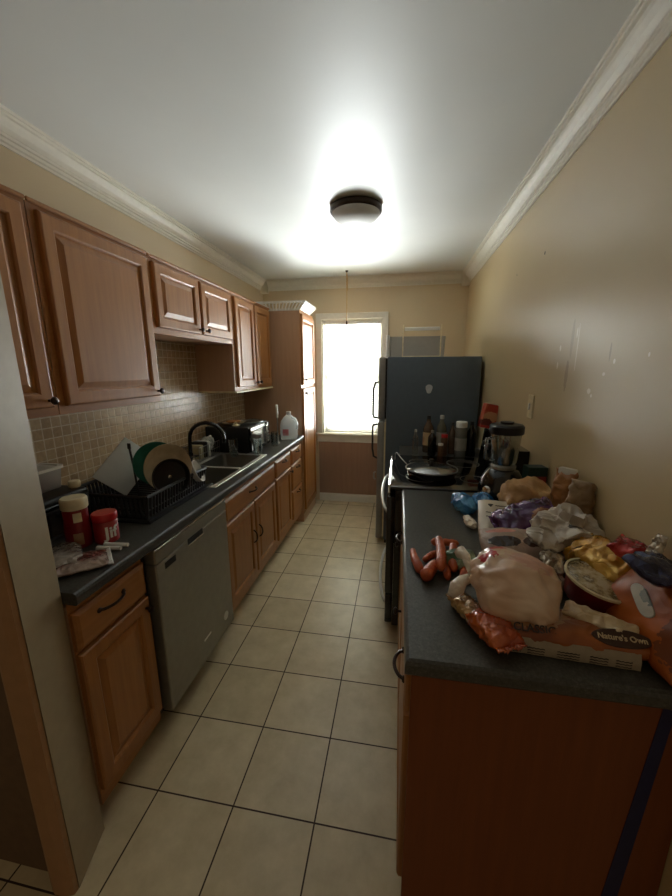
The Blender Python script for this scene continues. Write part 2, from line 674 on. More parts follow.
# window
w = bpy.data.objects.new('window_1', None)
C.objects.link(w)
w.location = (-.52, YB, .72)
w['kind'] = 'structure'
ORG[w.name] = Vector(w.location)
b = MB()
ox0, ox1, oz1 = -.918, -.132, 2.135
b.box((ox0, YB - .022, .80), (WX0, YB, oz1), .004).box((WX1, YB - .022, .80), (ox1, YB, oz1), .004).box((ox0, YB - .024, WZ1), (ox1, YB, oz1), .004)
b.box((WX0 - .0, YB, WZ0), (WX0 + .012, YB + .12, WZ1)).box((WX1 - .012, YB, WZ0), (WX1, YB + .12, WZ1)).box((WX0, YB, WZ1 - .012), (WX1, YB + .12, WZ1))
b.build('window_frame', M['trim'], w)
b = MB().box((ox0 - .02, YB - .05, .80), (ox1 + .02, YB + .1, .825), .006).box((ox0, YB - .02, .722), (ox1, YB, .80), .004)
b.build('window_sill', M['trim'], w)
b = MB()
fy0, fy1 = YB + .075, YB + .105
for z0, z1 in ((WZ0, WZ0 + .05), (1.43, 1.48), (WZ1 - .055, WZ1 - .012)):
    b.box((WX0 + .012, fy0, z0), (WX1 - .012, fy1, z1))
for x0, x1 in ((WX0 + .012, WX0 + .05), (WX1 - .05, WX1 - .012)):
    b.box((x0, fy0, WZ0), (x1, fy1, WZ1 - .012))
b.build('window_sash', M['white'], w)
b = MB().box((WX0 + .05, fy0 + .012, WZ0 + .05), (WX1 - .05, fy0 + .016, WZ1 - .05))
b.build('window_pane', M['pane'], w)

# blind
t = thing('window_blind', 'white slatted blind lowered over the window above the brown panelling', 'blind', (-.52, YB + .03, WZ0))
b = MB().box((WX0 + .016, YB + .012, WZ1 - .052), (WX1 - .016, YB + .045, WZ1 - .014), .004)
b.build('headrail', M['white'], t)
b = MB()
z = WZ0 + .035
while z < WZ1 - .055:
    m = Matrix.Translation((-.524, YB + .028, z)) @ Matrix.Rotation(math.radians(-35), 4, 'X')
    ww = (WX1 - WX0) / 2 - .02
    b.loops([[(-ww, y, .0016 * (1 - (y / .0125) ** 2) + tz) for y, tz in ((-.0125, 0), (-.006, 0), (0, 0), (.006, 0), (.0125, 0), (.0125, -.0006), (0, -.0006), (-.0125, -.0006))],
             [(ww, y, .0016 * (1 - (y / .0125) ** 2) + tz) for y, tz in ((-.0125, 0), (-.006, 0), (0, 0), (.006, 0), (.0125, 0), (.0125, -.0006), (0, -.0006), (-.0125, -.0006))]], mat=m)
    z += .0215
b.build('slat', M['slat'], t)
b = MB().box((WX0 + .018, YB + .018, WZ0 + .008), (WX1 - .018, YB + .038, WZ0 + .024), .003)
b.build('bottom_rail', M['white'], t)
b = MB().tube([(-.765, YB + .006, WZ1 - .05), (-.766, YB + .006, 1.55)], .004, 6)
b.build('tilt_wand', M['jamb'], t)

# ------------------------------------------------------------------ cabinets on the left
DOOR = lambda t: [(0, 0), (0, t - .006), (.004, t - .001), (.008, t), (.046, t), (.052, t - .005), (.054, t - .011), (.060, t - .011), (.082, t - .003), (.086, t - .003)]
DRAW = lambda t: [(0, 0), (0, t - .010), (.006, t - .004), (.014, t), (.018, t)]
NX, UY, UZ = (1, 0, 0), (0, 1, 0), (0, 0, 1)


def knob(parent, x, y, z, s=1, mat='bronze', name='knob'):
    m = Matrix.Translation((x, y, z)) @ Matrix.Rotation(s * PI / 2, 4, 'Y')
    b = MB().lathe([(.005, 0), (.0045, .012), (.011, .017), (.014, .022), (.013, .027), (.007, .031)], seg=16, mat=m)
    return b.build(name, M[mat], parent, smooth=40)


def pull(parent, x, y0, y1, z, s=1, d=.026, mat='bronze', name='pull'):
    b = MB().tube(arc((x, y0, z), (x, y1, z), (s * d, 0, 0), 12), .0048, 8)
    for y in (y0, y1):
        b.lathe([(.009, 0), (.009, .003), (.006, .006)], seg=12, mat=Matrix.Translation((x, y, z)) @ Matrix.Rotation(s * PI / 2, 4, 'Y'))
    return b.build(name, M[mat], parent, smooth=40)


def wall_cab(label, y0, y1, z0, z1, doors, rail=True):
    t = thing('wall_cabinet', label, 'cabinet', (XL + .15, (y0 + y1) / 2, z0), 'upper wall cabinets')
    b = MB().box((XL + .002, y0, z0), (-1.21, y1, z1 - .0))
    b.build('cabinet_body', M['side'], t)
    b = MB().box((-1.21, y0, z0), (-1.2095, y1, z1)).box((-1.21, y0, z1 - .002), (-1.200, y1, z1 + .012), .003)
    b.build('face_frame', M['woody'], t)
    for d0, d1, ky in doors:
        b = MB().panel((-1.2092, d0, z0 + .03), UY, UZ, NX, d1 - d0, z1 - z0 - .05, DOOR(.02))
        d = b.build('door', M['wood'], t)
        knob(d, -1.189, ky, z0 + .055)
    return t


wall_cab('oak wall cabinet nearest the white door jamb, its door half hidden', .80, 1.118, 1.392, 2.088, [(.82, 1.093, 1.07)])
wall_cab('oak wall cabinet with one wide raised-panel door, above the dish rack', 1.122, 1.698, 1.392, 2.088, [(1.147, 1.678, 1.655)])
wall_cab('short oak wall cabinet with two small doors, above the sink', 1.702, 2.572, 1.728, 2.085, [(1.722, 2.128, 2.10), (2.152, 2.556, 2.18)])
t = wall_cab('tall two-door oak wall cabinet above the microwave, beside the pantry', 2.576, 3.378, 1.388, 2.085, [(2.62, 2.968, 2.945), (2.992, 3.345, 3.02)])
b = MB().box((XL + .002, 2.576, 1.374), (-1.196, 3.378, 1.3875), .002)
b.build('light_rail', M['cream'], t)

# pantry
t = thing('pantry_cabinet', 'tall oak pantry cabinet beside the window with two stacked doors', 'cabinet', (-1.2, 3.64, 0))
b = MB().box((XL + .002, 3.40, .0), (-.925, 3.93, 2.075))
b.build('cabinet_body', M['side'], t)
b = MB().box((-.9245, 3.40, .09), (-.922, 3.93, 2.085))
b.build('face_frame', M['wood'], t)
for z0, z1, kz in ((1.40, 2.05, 1.45), (.13, 1.365, 1.32)):
    b = MB().panel((-.9218, 3.425, z0), UY, UZ, NX, .48, z1 - z0, DOOR(.02))
    d = b.build('door', M['wood'], t)
    knob(d, -.902, 3.46, kz)

# base cabinets


def base_cab(label, y0, y1, drawers, doors):
    t = thing('base_cabinet', label, 'cabinet', (XL + .3, (y0 + y1) / 2, 0), 'base cabinets under the long counter')
    b = MB().box((XL + .002, y0, 0), (-1.02, y1, .10))
    if 'sink base' in label:   # open inside, so the bowls have room
        b.box((XL + .002, y0, .10), (-.951, y0 + .018, .862)).box((XL + .002, y1 - .018, .10), (-.951, y1, .862))
        b.box((XL + .002, y0, .10), (-.951, y1, .118)).box((XL + .002, y0, .10), (XL + .02, y1, .862)).box((-.970, y0, .10), (-.951, y1, .862))
    else:
        b.box((XL + .002, y0, .10), (-.951, y1, .862))
    b.build('cabinet_body', M['side'], t)
    b = MB().box((-.951, y0, .10), (-.9505, y1, .872))
    b.build('face_frame', M['woody'], t)
    for d0, d1, z0, z1, pk in drawers:
        b = MB().panel((-.950, d0, z0), UY, UZ, NX, d1 - d0, z1 - z0, DRAW(.02))
        d = b.build('drawer', M['woody'], t)
        if pk:
            pull(d, -.931, *pk)
    for d0, d1, z0, z1, (kind, ky, kz) in doors:
        b = MB().panel((-.950, d0, z0), UY, UZ, NX, d1 - d0, z1 - z0, DOOR(.02))
        d = b.build('door', M['wood'], t)
        if kind == 'k':
            knob(d, -.931, ky, kz)
        else:
            m = MB().tube(arc((-.931, ky, kz - .045), (-.931, ky, kz + .045), (.026, 0, 0), 10), .0048, 8)
            m.build('pull', M['bronze'], d, smooth=40)
    return t


base_cab('oak base cabinet with one drawer over one door, beside the white door jamb', .797, 1.112,
         [(.80, 1.108, .706, .836, (.885, .99, .792))], [(.80, 1.108, .165, .692, ('k', 1.085, .655))])
base_cab('oak sink base cabinet with a wide false drawer over two doors', 1.748, 2.615,
         [(1.765, 2.595, .700, .832, (2.10, 2.20, .775))], [(1.765, 2.168, .165, .684, ('p', 2.13, .45)), (2.186, 2.592, .165, .684, ('p', 2.225, .45))])
base_cab('oak base cabinet with one drawer over one narrow door, between sink and drawers', 2.617, 3.032,
         [(2.632, 3.018, .704, .836, (2.79, 2.87, .795))], [(2.632, 3.018, .165, .690, ('k', 2.99, .66))])
base_cab('narrow oak base cabinet of three stacked drawers against the pantry', 3.034, 3.396,
         [(3.06, 3.385, .700, .836, (3.19, 3.27, .795)), (3.06, 3.385, .45, .688, (3.19, 3.27, .645)), (3.06, 3.385, .165, .438, (3.19, 3.27, .40))], [])

# dishwasher
t = thing('dishwasher', 'grey stainless dishwasher built in under the counter near the dish rack', 'dishwasher', (-1.2, 1.435, 0))
b = MB().box((XL + .05, 1.118, .10), (-.965, 1.742, .862)).box((XL + .05, 1.118, 0), (-1.05, 1.742, .10))
b.build('tub_body', M['dark'], t)
b = MB().box((-.964, 1.142, .115), (-.912, 1.736, .80), .006, 2).box((-.964, 1.142, .803), (-.912, 1.736, .864), .006, 2)
d = b.build('door', M['steeldull'], t)
b = MB().box((-.914, 1.142, .858), (-.909, 1.736, .866), .002)
b.build('edge_glint', M['chrome'], t)  # bright bar put in for the glint along the top edge
b = MB().box((-.9125, 1.362, .778), (-.9105, 1.488, .806), .0008)
b.build('pocket_handle', M['dark'], d)
b = MB().box((-.9125, 1.362, .770), (-.908, 1.492, .777), .002)
b.build('handle_lip', M['chrome'], d)
b = MB().box((-.9125, 1.195, .757), (-.9108, 1.268, .785), .0006)
b.build('badge', M['dark'], d)
b = MB().box((-.9125, 1.418, .226), (-.9105, 1.484, .236), .0008)
b.build('pale_mark', M['white'], d)  # white bar standing in for a glint low on the door
b = MB().lathe([(.024, 0), (.024, .003), (.018, .005), (.008, .005), (.007, .003)], seg=24, mat=Matrix.Translation((-.912, 1.645, .208)) @ Matrix.Rotation(PI / 2, 4, 'Y'))
b.build('round_tag', M['white'], d)

# long countertop with the sink cut out
SX0, SX1, SY0, SY1 = -1.40, -.985, 1.765, 2.535
t = thing('countertop', 'long dark slate countertop running from the jamb to the pantry', 'countertop', (-1.2, 2.1, .874))
b = MB()
lip = [(-.906, .880), (-.906, .902), (-.909, .910), (-.916, .914), (SX1 + .01, .914), (SX1 + .01, .874), (-.912, .874)]
b.prism(lip, 'y', .795, 3.397)
b.box((XL + .001, .795, .874), (SX0 - .01, 3.397, .914))
b.box((SX0 - .01, .795, .874), (SX1 + .01, SY0 - .01, .914)).box((SX0 - .01, SY1 + .01, .874), (SX1 + .01, 3.397, .914))
b.build('slab', M['counter'], t)
b = MB().box((XL + .0085, .80, .9142), (XL + .026, 3.395, .965), .003)
b.build('upstand', M['counter'], t)

# sink
t = thing('kitchen_sink', 'double-bowl stainless steel sink set into the long counter', 'sink', (-1.19, 2.15, .75))
b = MB()


def rrect(x0, x1, y0, y1, z, r, k=4):
    pts = []
    for cx, cy, a0 in ((x1 - r, y1 - r, 0), (x0 + r, y1 - r, PI / 2), (x0 + r, y0 + r, PI), (x1 - r, y0 + r, 1.5 * PI)):
        for i in range(k + 1):
            a = a0 + PI / 2 * i / k
            pts.append((cx + r * math.cos(a), cy + r * math.sin(a), z))
    return pts


M['bowlshade'] = plain('steel_shaded', (120, 118, 112), .36, .85, 0, .5, .05)  # sink steel darkened in its colour for the shade inside the bowls
# rim: outer lip all round, front, back and divider rails
rim = MB()
bx0, bx1 = SX0 + .085, SX1 - .022
ym = (SY0 + SY1) / 2
zr = .9145
for a, bb in (((SX0 - .012, SY0 - .012, zr), (bx0, SY1 + .012, zr + .004)), ((bx1, SY0 - .012, zr), (SX1 + .012, SY1 + .012, zr + .004)),
              ((bx0, SY0 - .012, zr), (bx1, SY0 + .022, zr + .004)), ((bx0, SY1 - .022, zr), (bx1, SY1 + .012, zr + .004)), ((bx0, ym - .014, zr), (bx1, ym + .014, zr + .004))):
    rim.box(a, bb, .0015)
M['rimlit'] = plain('steel_lit', (226, 224, 218), .34, .8, 0, .5, .03)  # sink steel lightened in its colour for the window highlight on the rim
rim.build('rim', M['rimlit'], t)
for y0, y1 in ((SY0 + .022, ym - .014), (ym + .014, SY1 - .022)):
    bw = MB()
    rings = [rrect(bx0, bx1, y0, y1, zr + .003, .03), rrect(bx0 + .004, bx1 - .004, y0 + .004, y1 - .004, zr - .01, .03), rrect(bx0 + .012, bx1 - .012, y0 + .012, y1 - .012, .80, .04), rrect(bx0 + .04, bx1 - .04, y0 + .04, y1 - .04, .765, .05)]
    bw.loops(rings, False, True)
    bo = bw.build('bowl', M['bowlshade'], t, smooth=50)
    dr = MB().lathe([(.045, 0), (.045, .003), (.03, .003), (.02, -.001)], ((bx0 + bx1) / 2, (y0 + y1) / 2, .766), 20)
    dr.build('drain', M['chrome'], bo, smooth=40)

# faucet
t = thing('kitchen_faucet', 'black high-arc faucet at the back of the stainless sink', 'faucet', (-1.365, 2.17, .918))
b = MB().lathe([(.028, .9186), (.028, .926), (.02, .934), (.016, .96), (.015, 1.0)], (-1.365, 2.17, 0), 20)
b.build('faucet_base', M['blackgloss'], t, smooth=40)
pts = [(-1.365, 2.17, .99), (-1.366, 2.172, 1.08)]
for i in range(11):
    a = PI - PI * 1.0 * i / 10
    pts.append((-1.254 + .112 * math.cos(a), 2.196 + .022 * math.cos(a), 1.10 + .105 * math.sin(a)))
pts.append((-1.140, 2.215, 1.07))
b = MB().tube(pts, [.013] * (len(pts) - 2) + [.0125, .014], 12)
b.build('spout', M['blackgloss'], t, smooth=True)
b = MB().tube([(-1.352, 2.165, .965), (-1.33, 2.14, .985), (-1.28, 2.12, 1.0)], [.009, .008, .006], 10)
b.build('lever', M['blackgloss'], t, smooth=True)

# wire caddy behind the sink
t = thing('sink_caddy', 'wire sponge caddy full of scrubbers and clear packets behind the faucet', 'caddy', (-1.425, 2.43, .9142))
b = MB()
cx0, cx1, cy0, cy1, cz0, cz1 = -1.475, -1.345, 2.24, 2.58, .922, 1.02
for z in (cz0, (cz0 + cz1) / 2, cz1):
    b.tube([(cx0, cy0, z), (cx1, cy0, z), (cx1, cy1, z), (cx0, cy1, z), (cx0, cy0, z)], .0025, 6)
for i in range(14):
    y = cy0 + (cy1 - cy0) * i / 13
    b.tube([(cx1, y, cz1), (cx1, y, cz0), (cx0, y, cz0), (cx0, y, cz1)], .0018, 6)
for x in (cx0, cx1):
    for y in (cy0, cy1):
        b.tube([(x, y, .9145), (x, y, cz1)], .003, 6)
b.build('wire_frame', M['steel'], t)
for nm, y, h, mat in (('sponge', 2.31, .075, 'cream'), ('scrubber', 2.37, .10, 'white'), ('packet', 2.44, .125, 'clear'), ('brush_head', 2.50, .09, 'black'), ('packet', 2.545, .105, 'white')):
    pass
M['sponge'] = plain('sponge', (176, 168, 132), .9, bump=.6, bscale=180)
M['greyfilm'] = foil('grey_film', (206, 206, 200), (228, 228, 222), .25, .1, 30, .7)
for nm, y, w_, h, mat, lab in (('kitchen_sponge', 2.305, .022, .105, 'sponge', 'yellowish sponge standing in the wire sink caddy'),
                               ('dish_brush', 2.36, .02, .12, 'black', 'black dish brush head in the wire sink caddy'), ('scouring_sponge', 2.408, .018, .115, 'white', 'white scouring sponge in the wire sink caddy beside the black brush')):
    o = MB().box((cx0 + .014, y - w_, cz0 + .004), (cx1 - .012, y + w_, cz0 + h), .008, 2).build(nm, M[mat], None, smooth=40, origin=(-1.425, y, cz0 + .004))
    tag(o, lab, 'sponge' if 'sponge' in nm else 'brush')
t = thing('plastic_packet', 'crinkled grey-white plastic packet poking out of the sink caddy', 'packet', (-1.41, 2.475, 1.005), rot=(0, .2, .3))
m = crumple((.042, .050, .062), 3, .40, 30, 5)
m.build('film', M['greyfilm'], t, smooth=35, local=True)

# ------------------------------------------------------------------ dish rack and dishes
t = thing('dish_rack', 'black dish rack on a drip tray left of the sink, full of dishes', 'dish rack', (-1.22, 1.52, .9142))
b = MB().prism([(-1.44, .916), (-1.44, .93), (-1.43, .93), (-1.43, .921), (-1.02, .921), (-1.02, .93), (-1.01, .93), (-1.01, .916)], 'y', 1.262, 1.79)
b.build('drip_tray', M['black'], t)
b = MB()
rx0, rx1, ry0, ry1, rz0, rz1 = -1.415, -1.035, 1.282, 1.745, .926, 1.032


def flare(x, y, k):
    return (x + (-.012 if x < -1.2 else .012) * k, y + (-.01 if y < 1.5 else .01) * k)


for z, k, r in ((rz0 + .006, 0, .006), (rz1 - .004, 1, .008), (rz0 + .04, .35, .004)):
    c = [flare(rx0, ry0, k) + (z,), flare(rx1, ry0, k) + (z,), flare(rx1, ry1, k) + (z,), flare(rx0, ry1, k) + (z,)]
    for p, q in zip(c, c[1:] + c[:1]):
        b.tube([p, q], r, 8)
for i in range(23):
    y = ry0 + (ry1 - ry0) * i / 22
    for x in (rx0, rx1):
        p, q = (x, y, rz0 + .004), (x + (.012 if x > -1.2 else -.012), y, rz1 - .004)
        b.tube([p, q], .0062, 6)
for i in range(18):
    x = rx0 + (rx1 - rx0) * i / 17
    for y in (ry0, ry1):
        b.tube([(x, y, rz0 + .004), (x, y + (.01 if y > 1.5 else -.01), rz1 - .004)], .0068, 6)
for i in range(15):
    y = ry0 + .02 + (ry1 - ry0 - .04) * i / 14
    b.tube([(rx0, y, rz0 + .006), (rx1, y, rz0 + .006)], .0035, 6)
b.build('basket', M['black'], t, smooth=40)
b = MB().lathe([(.006, 0), (.005, .003)], seg=10, mat=Matrix.Translation((-1.30, 1.2705, 1.015)) @ Matrix.Rotation(PI / 2, 4, 'X'))
b.build('rivet', M['white'], t)

# white cutting board standing on its corner
M['boardwhite'] = plain('board_white', (240, 244, 241), .4, 0, 0, .5, .02)
L0, T0 = Vector((-1.433, 1.44, 1.05)), Vector((-1.363, 1.60, 1.216))
e1 = (T0 - L0).normalized()
nrm = Vector((.72, -.66, .18)).normalized()
nrm = (nrm - e1 * nrm.dot(e1)).normalized()
e2 = e1.cross(nrm)
if e2.z > 0:
    e2 = -e2
if e1.cross(e2).dot(nrm) < 0:
    nrm = -nrm
mt = Matrix((e1, e2, nrm)).transposed().to_4x4()
mt.translation = L0
b = MB().box((0, 0, -.006), ((T0 - L0).length, .175, .003), .003, 2, mat=mt)
o = b.build('cutting_board', M['boardwhite'], None, smooth=40, origin=(-1.25, 1.45, .95))
tag(o, 'white cutting board standing on its corner in the dish rack', 'cutting board')


def dish(name, label, cat, c, nrm, prof, mat, seg=40):
    q = Vector((0, 0, 1)).rotation_difference(Vector(nrm).normalized()).to_matrix().to_4x4()
    q.translation = c
    b = MB().lathe(prof, seg=seg, mat=q)
    o = b.build(name, mat, None, smooth=45, origin=c)
    return tag(o, label, cat)


M['green'] = plain('green_enamel', (24, 92, 72), .3, 0, .3)
M['beige'] = plain('beige_ceramic', (186, 166, 132), .28, 0, .3)
PL = lambda r: [(.001, .002), (r * .6, 0), (r * .68, .003), (r * .97, .020), (r, .024), (r * .99, .027), (r * .66, .009), (r * .58, .006), (.001, .007)]
dish('dinner_plate', 'green plate behind the beige plate in the dish rack', 'plate', (-1.190, 1.585, 1.090), (.66, -.72, .20), PL(.108), M['green'])
dish('dinner_plate', 'beige plate behind the black pan in the dish rack', 'plate', (-1.108, 1.545, 1.082), (.84, -.52, .16), PL(.116), M['beige'])
q = thing('frying_pan', 'small black pan standing in front of the beige plate in the dish rack', 'pan', (-1.065, 1.502, 1.06))
qm = Vector((0, 0, 1)).rotation_difference(Vector((.80, -.58, .14)).normalized()).to_matrix().to_4x4()
qm.translation = (-1.068, 1.502, 1.05)
b = MB().lathe([(.001, 0), (.068, 0), (.078, .008), (.085, .03), (.088, .031), (.081, .007), (.071, .004), (.001, .004)], seg=40, mat=qm)
b.build('pan_body', M['black'], q, smooth=45)
b = MB().lathe([(.008, .0065), (.008, .009), (.003, .010)], seg=14, mat=qm @ Matrix.Translation((.0, .0, -.0025)))
b.build('rivet', M['chrome'], q)
dish('small_bowl', 'small white bowl at the sink end of the dish rack', 'bowl', (-1.068, 1.665, 1.01), (.75, .25, .35), [(.001, 0), (.025, 0), (.03, .004), (.052, .03), (.062, .055), (.060, .056), (.048, .032), (.026, .008), (.001, .006)], M['white'])
t = thing('kitchen_utensil', 'dark slotted utensil leaning over the green plate in the dish rack', 'utensil', (-1.28, 1.50, .935))
b = MB().tube([(-1.22, 1.475, .936), (-1.262, 1.512, 1.09), (-1.287, 1.53, 1.175)], .005, 8)
b.build('handle', M['black'], t)
b = MB().box((-1.297, 1.527, 1.172), (-1.279, 1.533, 1.200), .002)
b.build('fork_head', M['black'], t)
t = thing('cutlery_holder', 'grey cutlery cup hooked on the sink end of the dish rack', 'cutlery holder', (-1.13, 1.775, .9235))
b = MB().loops([rrect(-1.17, -1.10, 1.752, 1.80, z, .012) for z in (.9305, 1.015)], True, False).loops([rrect(-1.167, -1.103, 1.755, 1.797, z, .01) for z in (1.015, .936)], False, True)
b.build('holder', M['greyfilm'], t)
for i, (x, y, dx) in enumerate(((-1.15, 1.77, .01), (-1.135, 1.785, -.02), (-1.118, 1.772, .018))):
    b = MB().tube([(x, y, .94), (x + dx, y, 1.04)], .003, 6)
    b.lathe([(.002, 0), (.010, .012), (.011, .026), (.004, .04)], (x + dx, y, 1.035), 10, sy=.35)
    o = b.build('spoon', M['chrome'], None, smooth=40, origin=(x, y, .94))
    tag(o, ['steel spoon in the grey cutlery cup, on the wall side', 'steel spoon at the back of the grey cutlery cup, towards the sink', 'steel spoon in the grey cutlery cup, on the room side'][i], 'spoon', 'spoons in the cutlery cup')

# ------------------------------------------------------------------ near end of the left counter
# black appliance with a lidded tub on it
t = thing('countertop_appliance', 'low black countertop appliance behind the red jars', 'appliance', (-1.37, 1.10, .9142))
b = MB().box((-1.478, .94, .926), (-1.245, 1.235, 1.085), .02, 3)
b.build('housing', M['black'], t, smooth=40)
b = MB().box((-1.2455, .965, .945), (-1.241, 1.21, 1.06), .003)
d = b.build('door', M['blackgloss'], t)
b = MB().tube(arc((-1.241, .99, 1.045), (-1.241, 1.185, 1.045), (.02, 0, 0)), .005, 8)
b.build('handle', M['black'], d)
for x in (-1.46, -1.265):
    for y in (.96, 1.215):
        b = MB().lathe([(.01, .9143), (.012, .928)], (x, y, 0), 10)
        b.build('foot', M['black'], t)
M['redfood'] = plain('red_food', (120, 40, 28), .5, bump=.5, bscale=80)
t = thing('food_tub', 'clear lidded food tub with red contents on the black appliance', 'food tub', (-1.385, 1.155, 1.086))
b = MB().loops([rrect(-1.43, -1.34, 1.09, 1.205, 1.0865, .02), rrect(-1.438, -1.332, 1.082, 1.213, 1.165, .022)], True, True)
b.build('tub', M['clear'], t, smooth=40)
b = MB().loops([rrect(-1.427, -1.343, 1.093, 1.202, 1.09, .02), rrect(-1.431, -1.339, 1.09, 1.206, 1.118, .02)], True, True)
b.build('contents', M['redfood'], t)
b = MB().loops([rrect(-1.444, -1.326, 1.076, 1.219, 1.1655, .024), rrect(-1.444, -1.326, 1.076, 1.219, 1.177, .024), rrect(-1.43, -1.34, 1.09, 1.205, 1.177, .02), rrect(-1.43, -1.34, 1.09, 1.205, 1.172, .02)], True, True)
b.build('lid', M['white'], t)
o = MB().lathe([(.018, 1.0855), (.022, 1.091), (.022, 1.108), (.019, 1.113)], (-1.287, 1.205, 0), 18).build('bottle_cap', M['cream'], None, smooth=40, origin=(-1.287, 1.205, 1.0855))
tag(o, 'small cream bottle cap on the black appliance beside the tub', 'cap')

# tall red jar with a cream lid
t = thing('plastic_canister', 'tall red plastic canister with a cream lid beside the white jamb', 'canister', (-1.150, 1.062, .9142))
M['redlabel'] = plain('red_label', (132, 16, 20), .32, 0, .3)
b = MB().lathe([(.038, .9145), (.042, .920), (.043, .985), (.039, 1.015), (.040, 1.052), (.036, 1.06)], (-1.150, 1.062, 0), 32)
b.build('canister_body', M['redlabel'], t, smooth=40)
b = MB().lathe([(.041, 1.0605), (.043, 1.064), (.043, 1.095), (.039, 1.101), (.001, 1.1012)], (-1.150, 1.062, 0), 32)
b.build('lid', M['cream'], t, smooth=40)
rings = []
for r, o_ in ((.0513, 0), (.0521, 0)):
    pass


def wrap_label(name, mat, parent, c, r, a0, a1, z0, z1, th=.0008):
    mb = MB()
    k = 14
    inn, out = [], []
    rings = []
    for zz in (z0, z1):
        pass
    pts = []
    for i in range(k + 1):
        a = a0 + (a1 - a0) * i / k
        rings.append([(c[0] + rr * math.cos(a), c[1] + rr * math.sin(a), zz) for rr, zz in ((r, z0), (r + th, z0), (r + th, z1), (r, z1))])
    mb.loops(rings)
    return mb.build(name, mat, parent)


M['labeltan'] = foil('label_tan', (196, 170, 128), (150, 90, 60), .4, 0, 40, .1, 0)
wrap_label('label', M['cream'], t, (-1.150, 1.062), .0402, -1.0, -.35, 1.016, 1.050)
wrap_label('panel', M['labeltan'], t, (-1.150, 1.062), .0432, -1.15, -.45, .93, .975)

# peanut butter jar
t = thing('peanut_butter_jar', 'short peanut butter jar with a bright red lid and white lettering', 'jar', (-1.078, 1.110, .9142))
M['pbbody'] = plain('peanut_label', (150, 34, 34), .35, 0, .3)
b = MB().lathe([(.037, .9145), (.041, .919), (.041, .995), (.037, 1.0)], (-1.078, 1.110, 0), 32)
b.build('jar_body', M['pbbody'], t, smooth=40)
b = MB().lathe([(.042, 1.0005), (.043, 1.003), (.043, 1.024), (.040, 1.029), (.001, 1.0292)], (-1.078, 1.110, 0), 32)
b.build('lid', M['red'], t, smooth=40)
az = math.atan2(-1.110, 1.078) + .36
mt = Matrix.Rotation(az + PI / 2, 4, 'Z') @ Matrix.Translation((0, -.0414, .9570 - .9142)) @ Matrix.Rotation(PI / 2, 4, 'X')
letter_part('lettering', 'Jif', .060, M['white'], t, mt, bend=.0414)
# white sticks
for i, (y, x0, x1) in enumerate(((1.036, -1.055, -.968), (1.064, -1.05, -.962))):
    o = MB().tube([(x0, y, .9225), (x1, y + .012, .9225)], [.008, .0075], 10).build('white_stick', M['white'], None, smooth=40, origin=((x0 + x1) / 2, y, .9142))
    tag(o, ['white stick on the counter, on the jamb side of its twin', 'white stick on the counter, closer to the red-lidded jar base'][i], 'stick', 'white sticks beside the jars')
# packet of meat
M['murkyfilm'] = foil('murky_film', (112, 102, 92), (160, 150, 138), .2, .05, 34, .8, .6)
M['meat'] = foil('meat_film', (112, 62, 52), (170, 152, 140), .2, .0, 34, .8, .8)
t = thing('meat_packet', 'clear flat packet of reddish sliced meat on the counter edge', 'packet', (-1.035, .918, .9265), rot=(0, .02, .8))
pillow('film', M['meat'], t, (.19, .13, .022), 5, .005, 34)
seal('seal', M['greyfilm'], t, .092, .125, .016)
t = thing('produce_film', 'folded clear plastic film over the back of the meat packet', 'plastic film', (-1.105, .935, .944), rot=(.02, .05, .6))
m = crumple((.060, .085, .011), 8, .35, 30, 4)
m.build('film', M['murkyfilm'], t, smooth=35, local=True)

# ------------------------------------------------------------------ far end of the left counter
t = thing('microwave', 'black microwave on the counter left of the milk jug', 'microwave', (-1.27, 2.74, .9142))
b = MB().box((-1.455, 2.53, .924), (-1.105, 2.945, 1.122), .008, 2)
b.build('housing', M['black'], t, smooth=40)
b = MB().box((-1.1048, 2.535, .930), (-1.085, 2.82, 1.117), .005, 2)
d = b.build('door', M['blackgloss'], t)
b = MB().box((-1.0852, 2.565, .955), (-1.0835, 2.79, 1.085), .001)
b.build('door_window', M['steeldull'], d)
b = MB().box((-1.0848, 2.535, 1.092), (-1.0828, 2.82, 1.117), .001)
b.build('door_trim', M['steel'], d)
b = MB().tube([(-1.084, 2.812, .945), (-1.066, 2.812, .95), (-1.066, 2.812, 1.10), (-1.084, 2.812, 1.105)], .006, 8)
b.build('handle', M['chrome'], d)
b = MB().box((-1.1048, 2.823, .930), (-1.087, 2.94, 1.117), .004)
cp = b.build('control_panel', M['blackgloss'], t)
b = MB()
for i in range(4):
    for j in range(3):
        b.box((-1.0872, 2.84 + j * .03, .95 + i * .025), (-1.0855, 2.862 + j * .03, .966 + i * .025))
b.build('button', M['steeldull'], cp)
for x in (-1.43, -1.14):
    for y in (2.55, 2.92):
        MB().lathe([(.012, .9144), (.012, .9245)], (x, y, 0), 10).build('foot', M['black'], t)
# on the microwave
M['bread'] = plain('bread_crust', (176, 118, 62), .7, bump=.4, bscale=60)
o = MB().lathe([(.001, 0), (.05, 0), (.085, .008), (.088, .012), (.05, .006), (.001, .005)], (-1.30, 2.70, 1.1232), 32).build('side_plate', M['beige'], None, smooth=40, origin=(-1.30, 2.70, 1.1232))
tag(o, 'orange-tan plate lying on top of the black microwave', 'plate')
t = thing('flatbread', 'tan flatbread on the plate on top of the microwave', 'bread', (-1.30, 2.70, 1.142))
crumple((.062, .055, .011), 4, .15, 20, 4).build('bread', M['bread'], t, smooth=True, local=True)
o = MB().lathe([(.001, 0), (.03, 0), (.032, .004), (.012, .012), (.008, .018), (.012, .028), (.001, .032)], (-1.235, 2.605, 1.1225), 20).build('jar_stopper', M['cream'], None, smooth=40, origin=(-1.235, 2.605, 1.1225))
tag(o, 'small cream knobbed lid beside the plate on the microwave', 'lid')
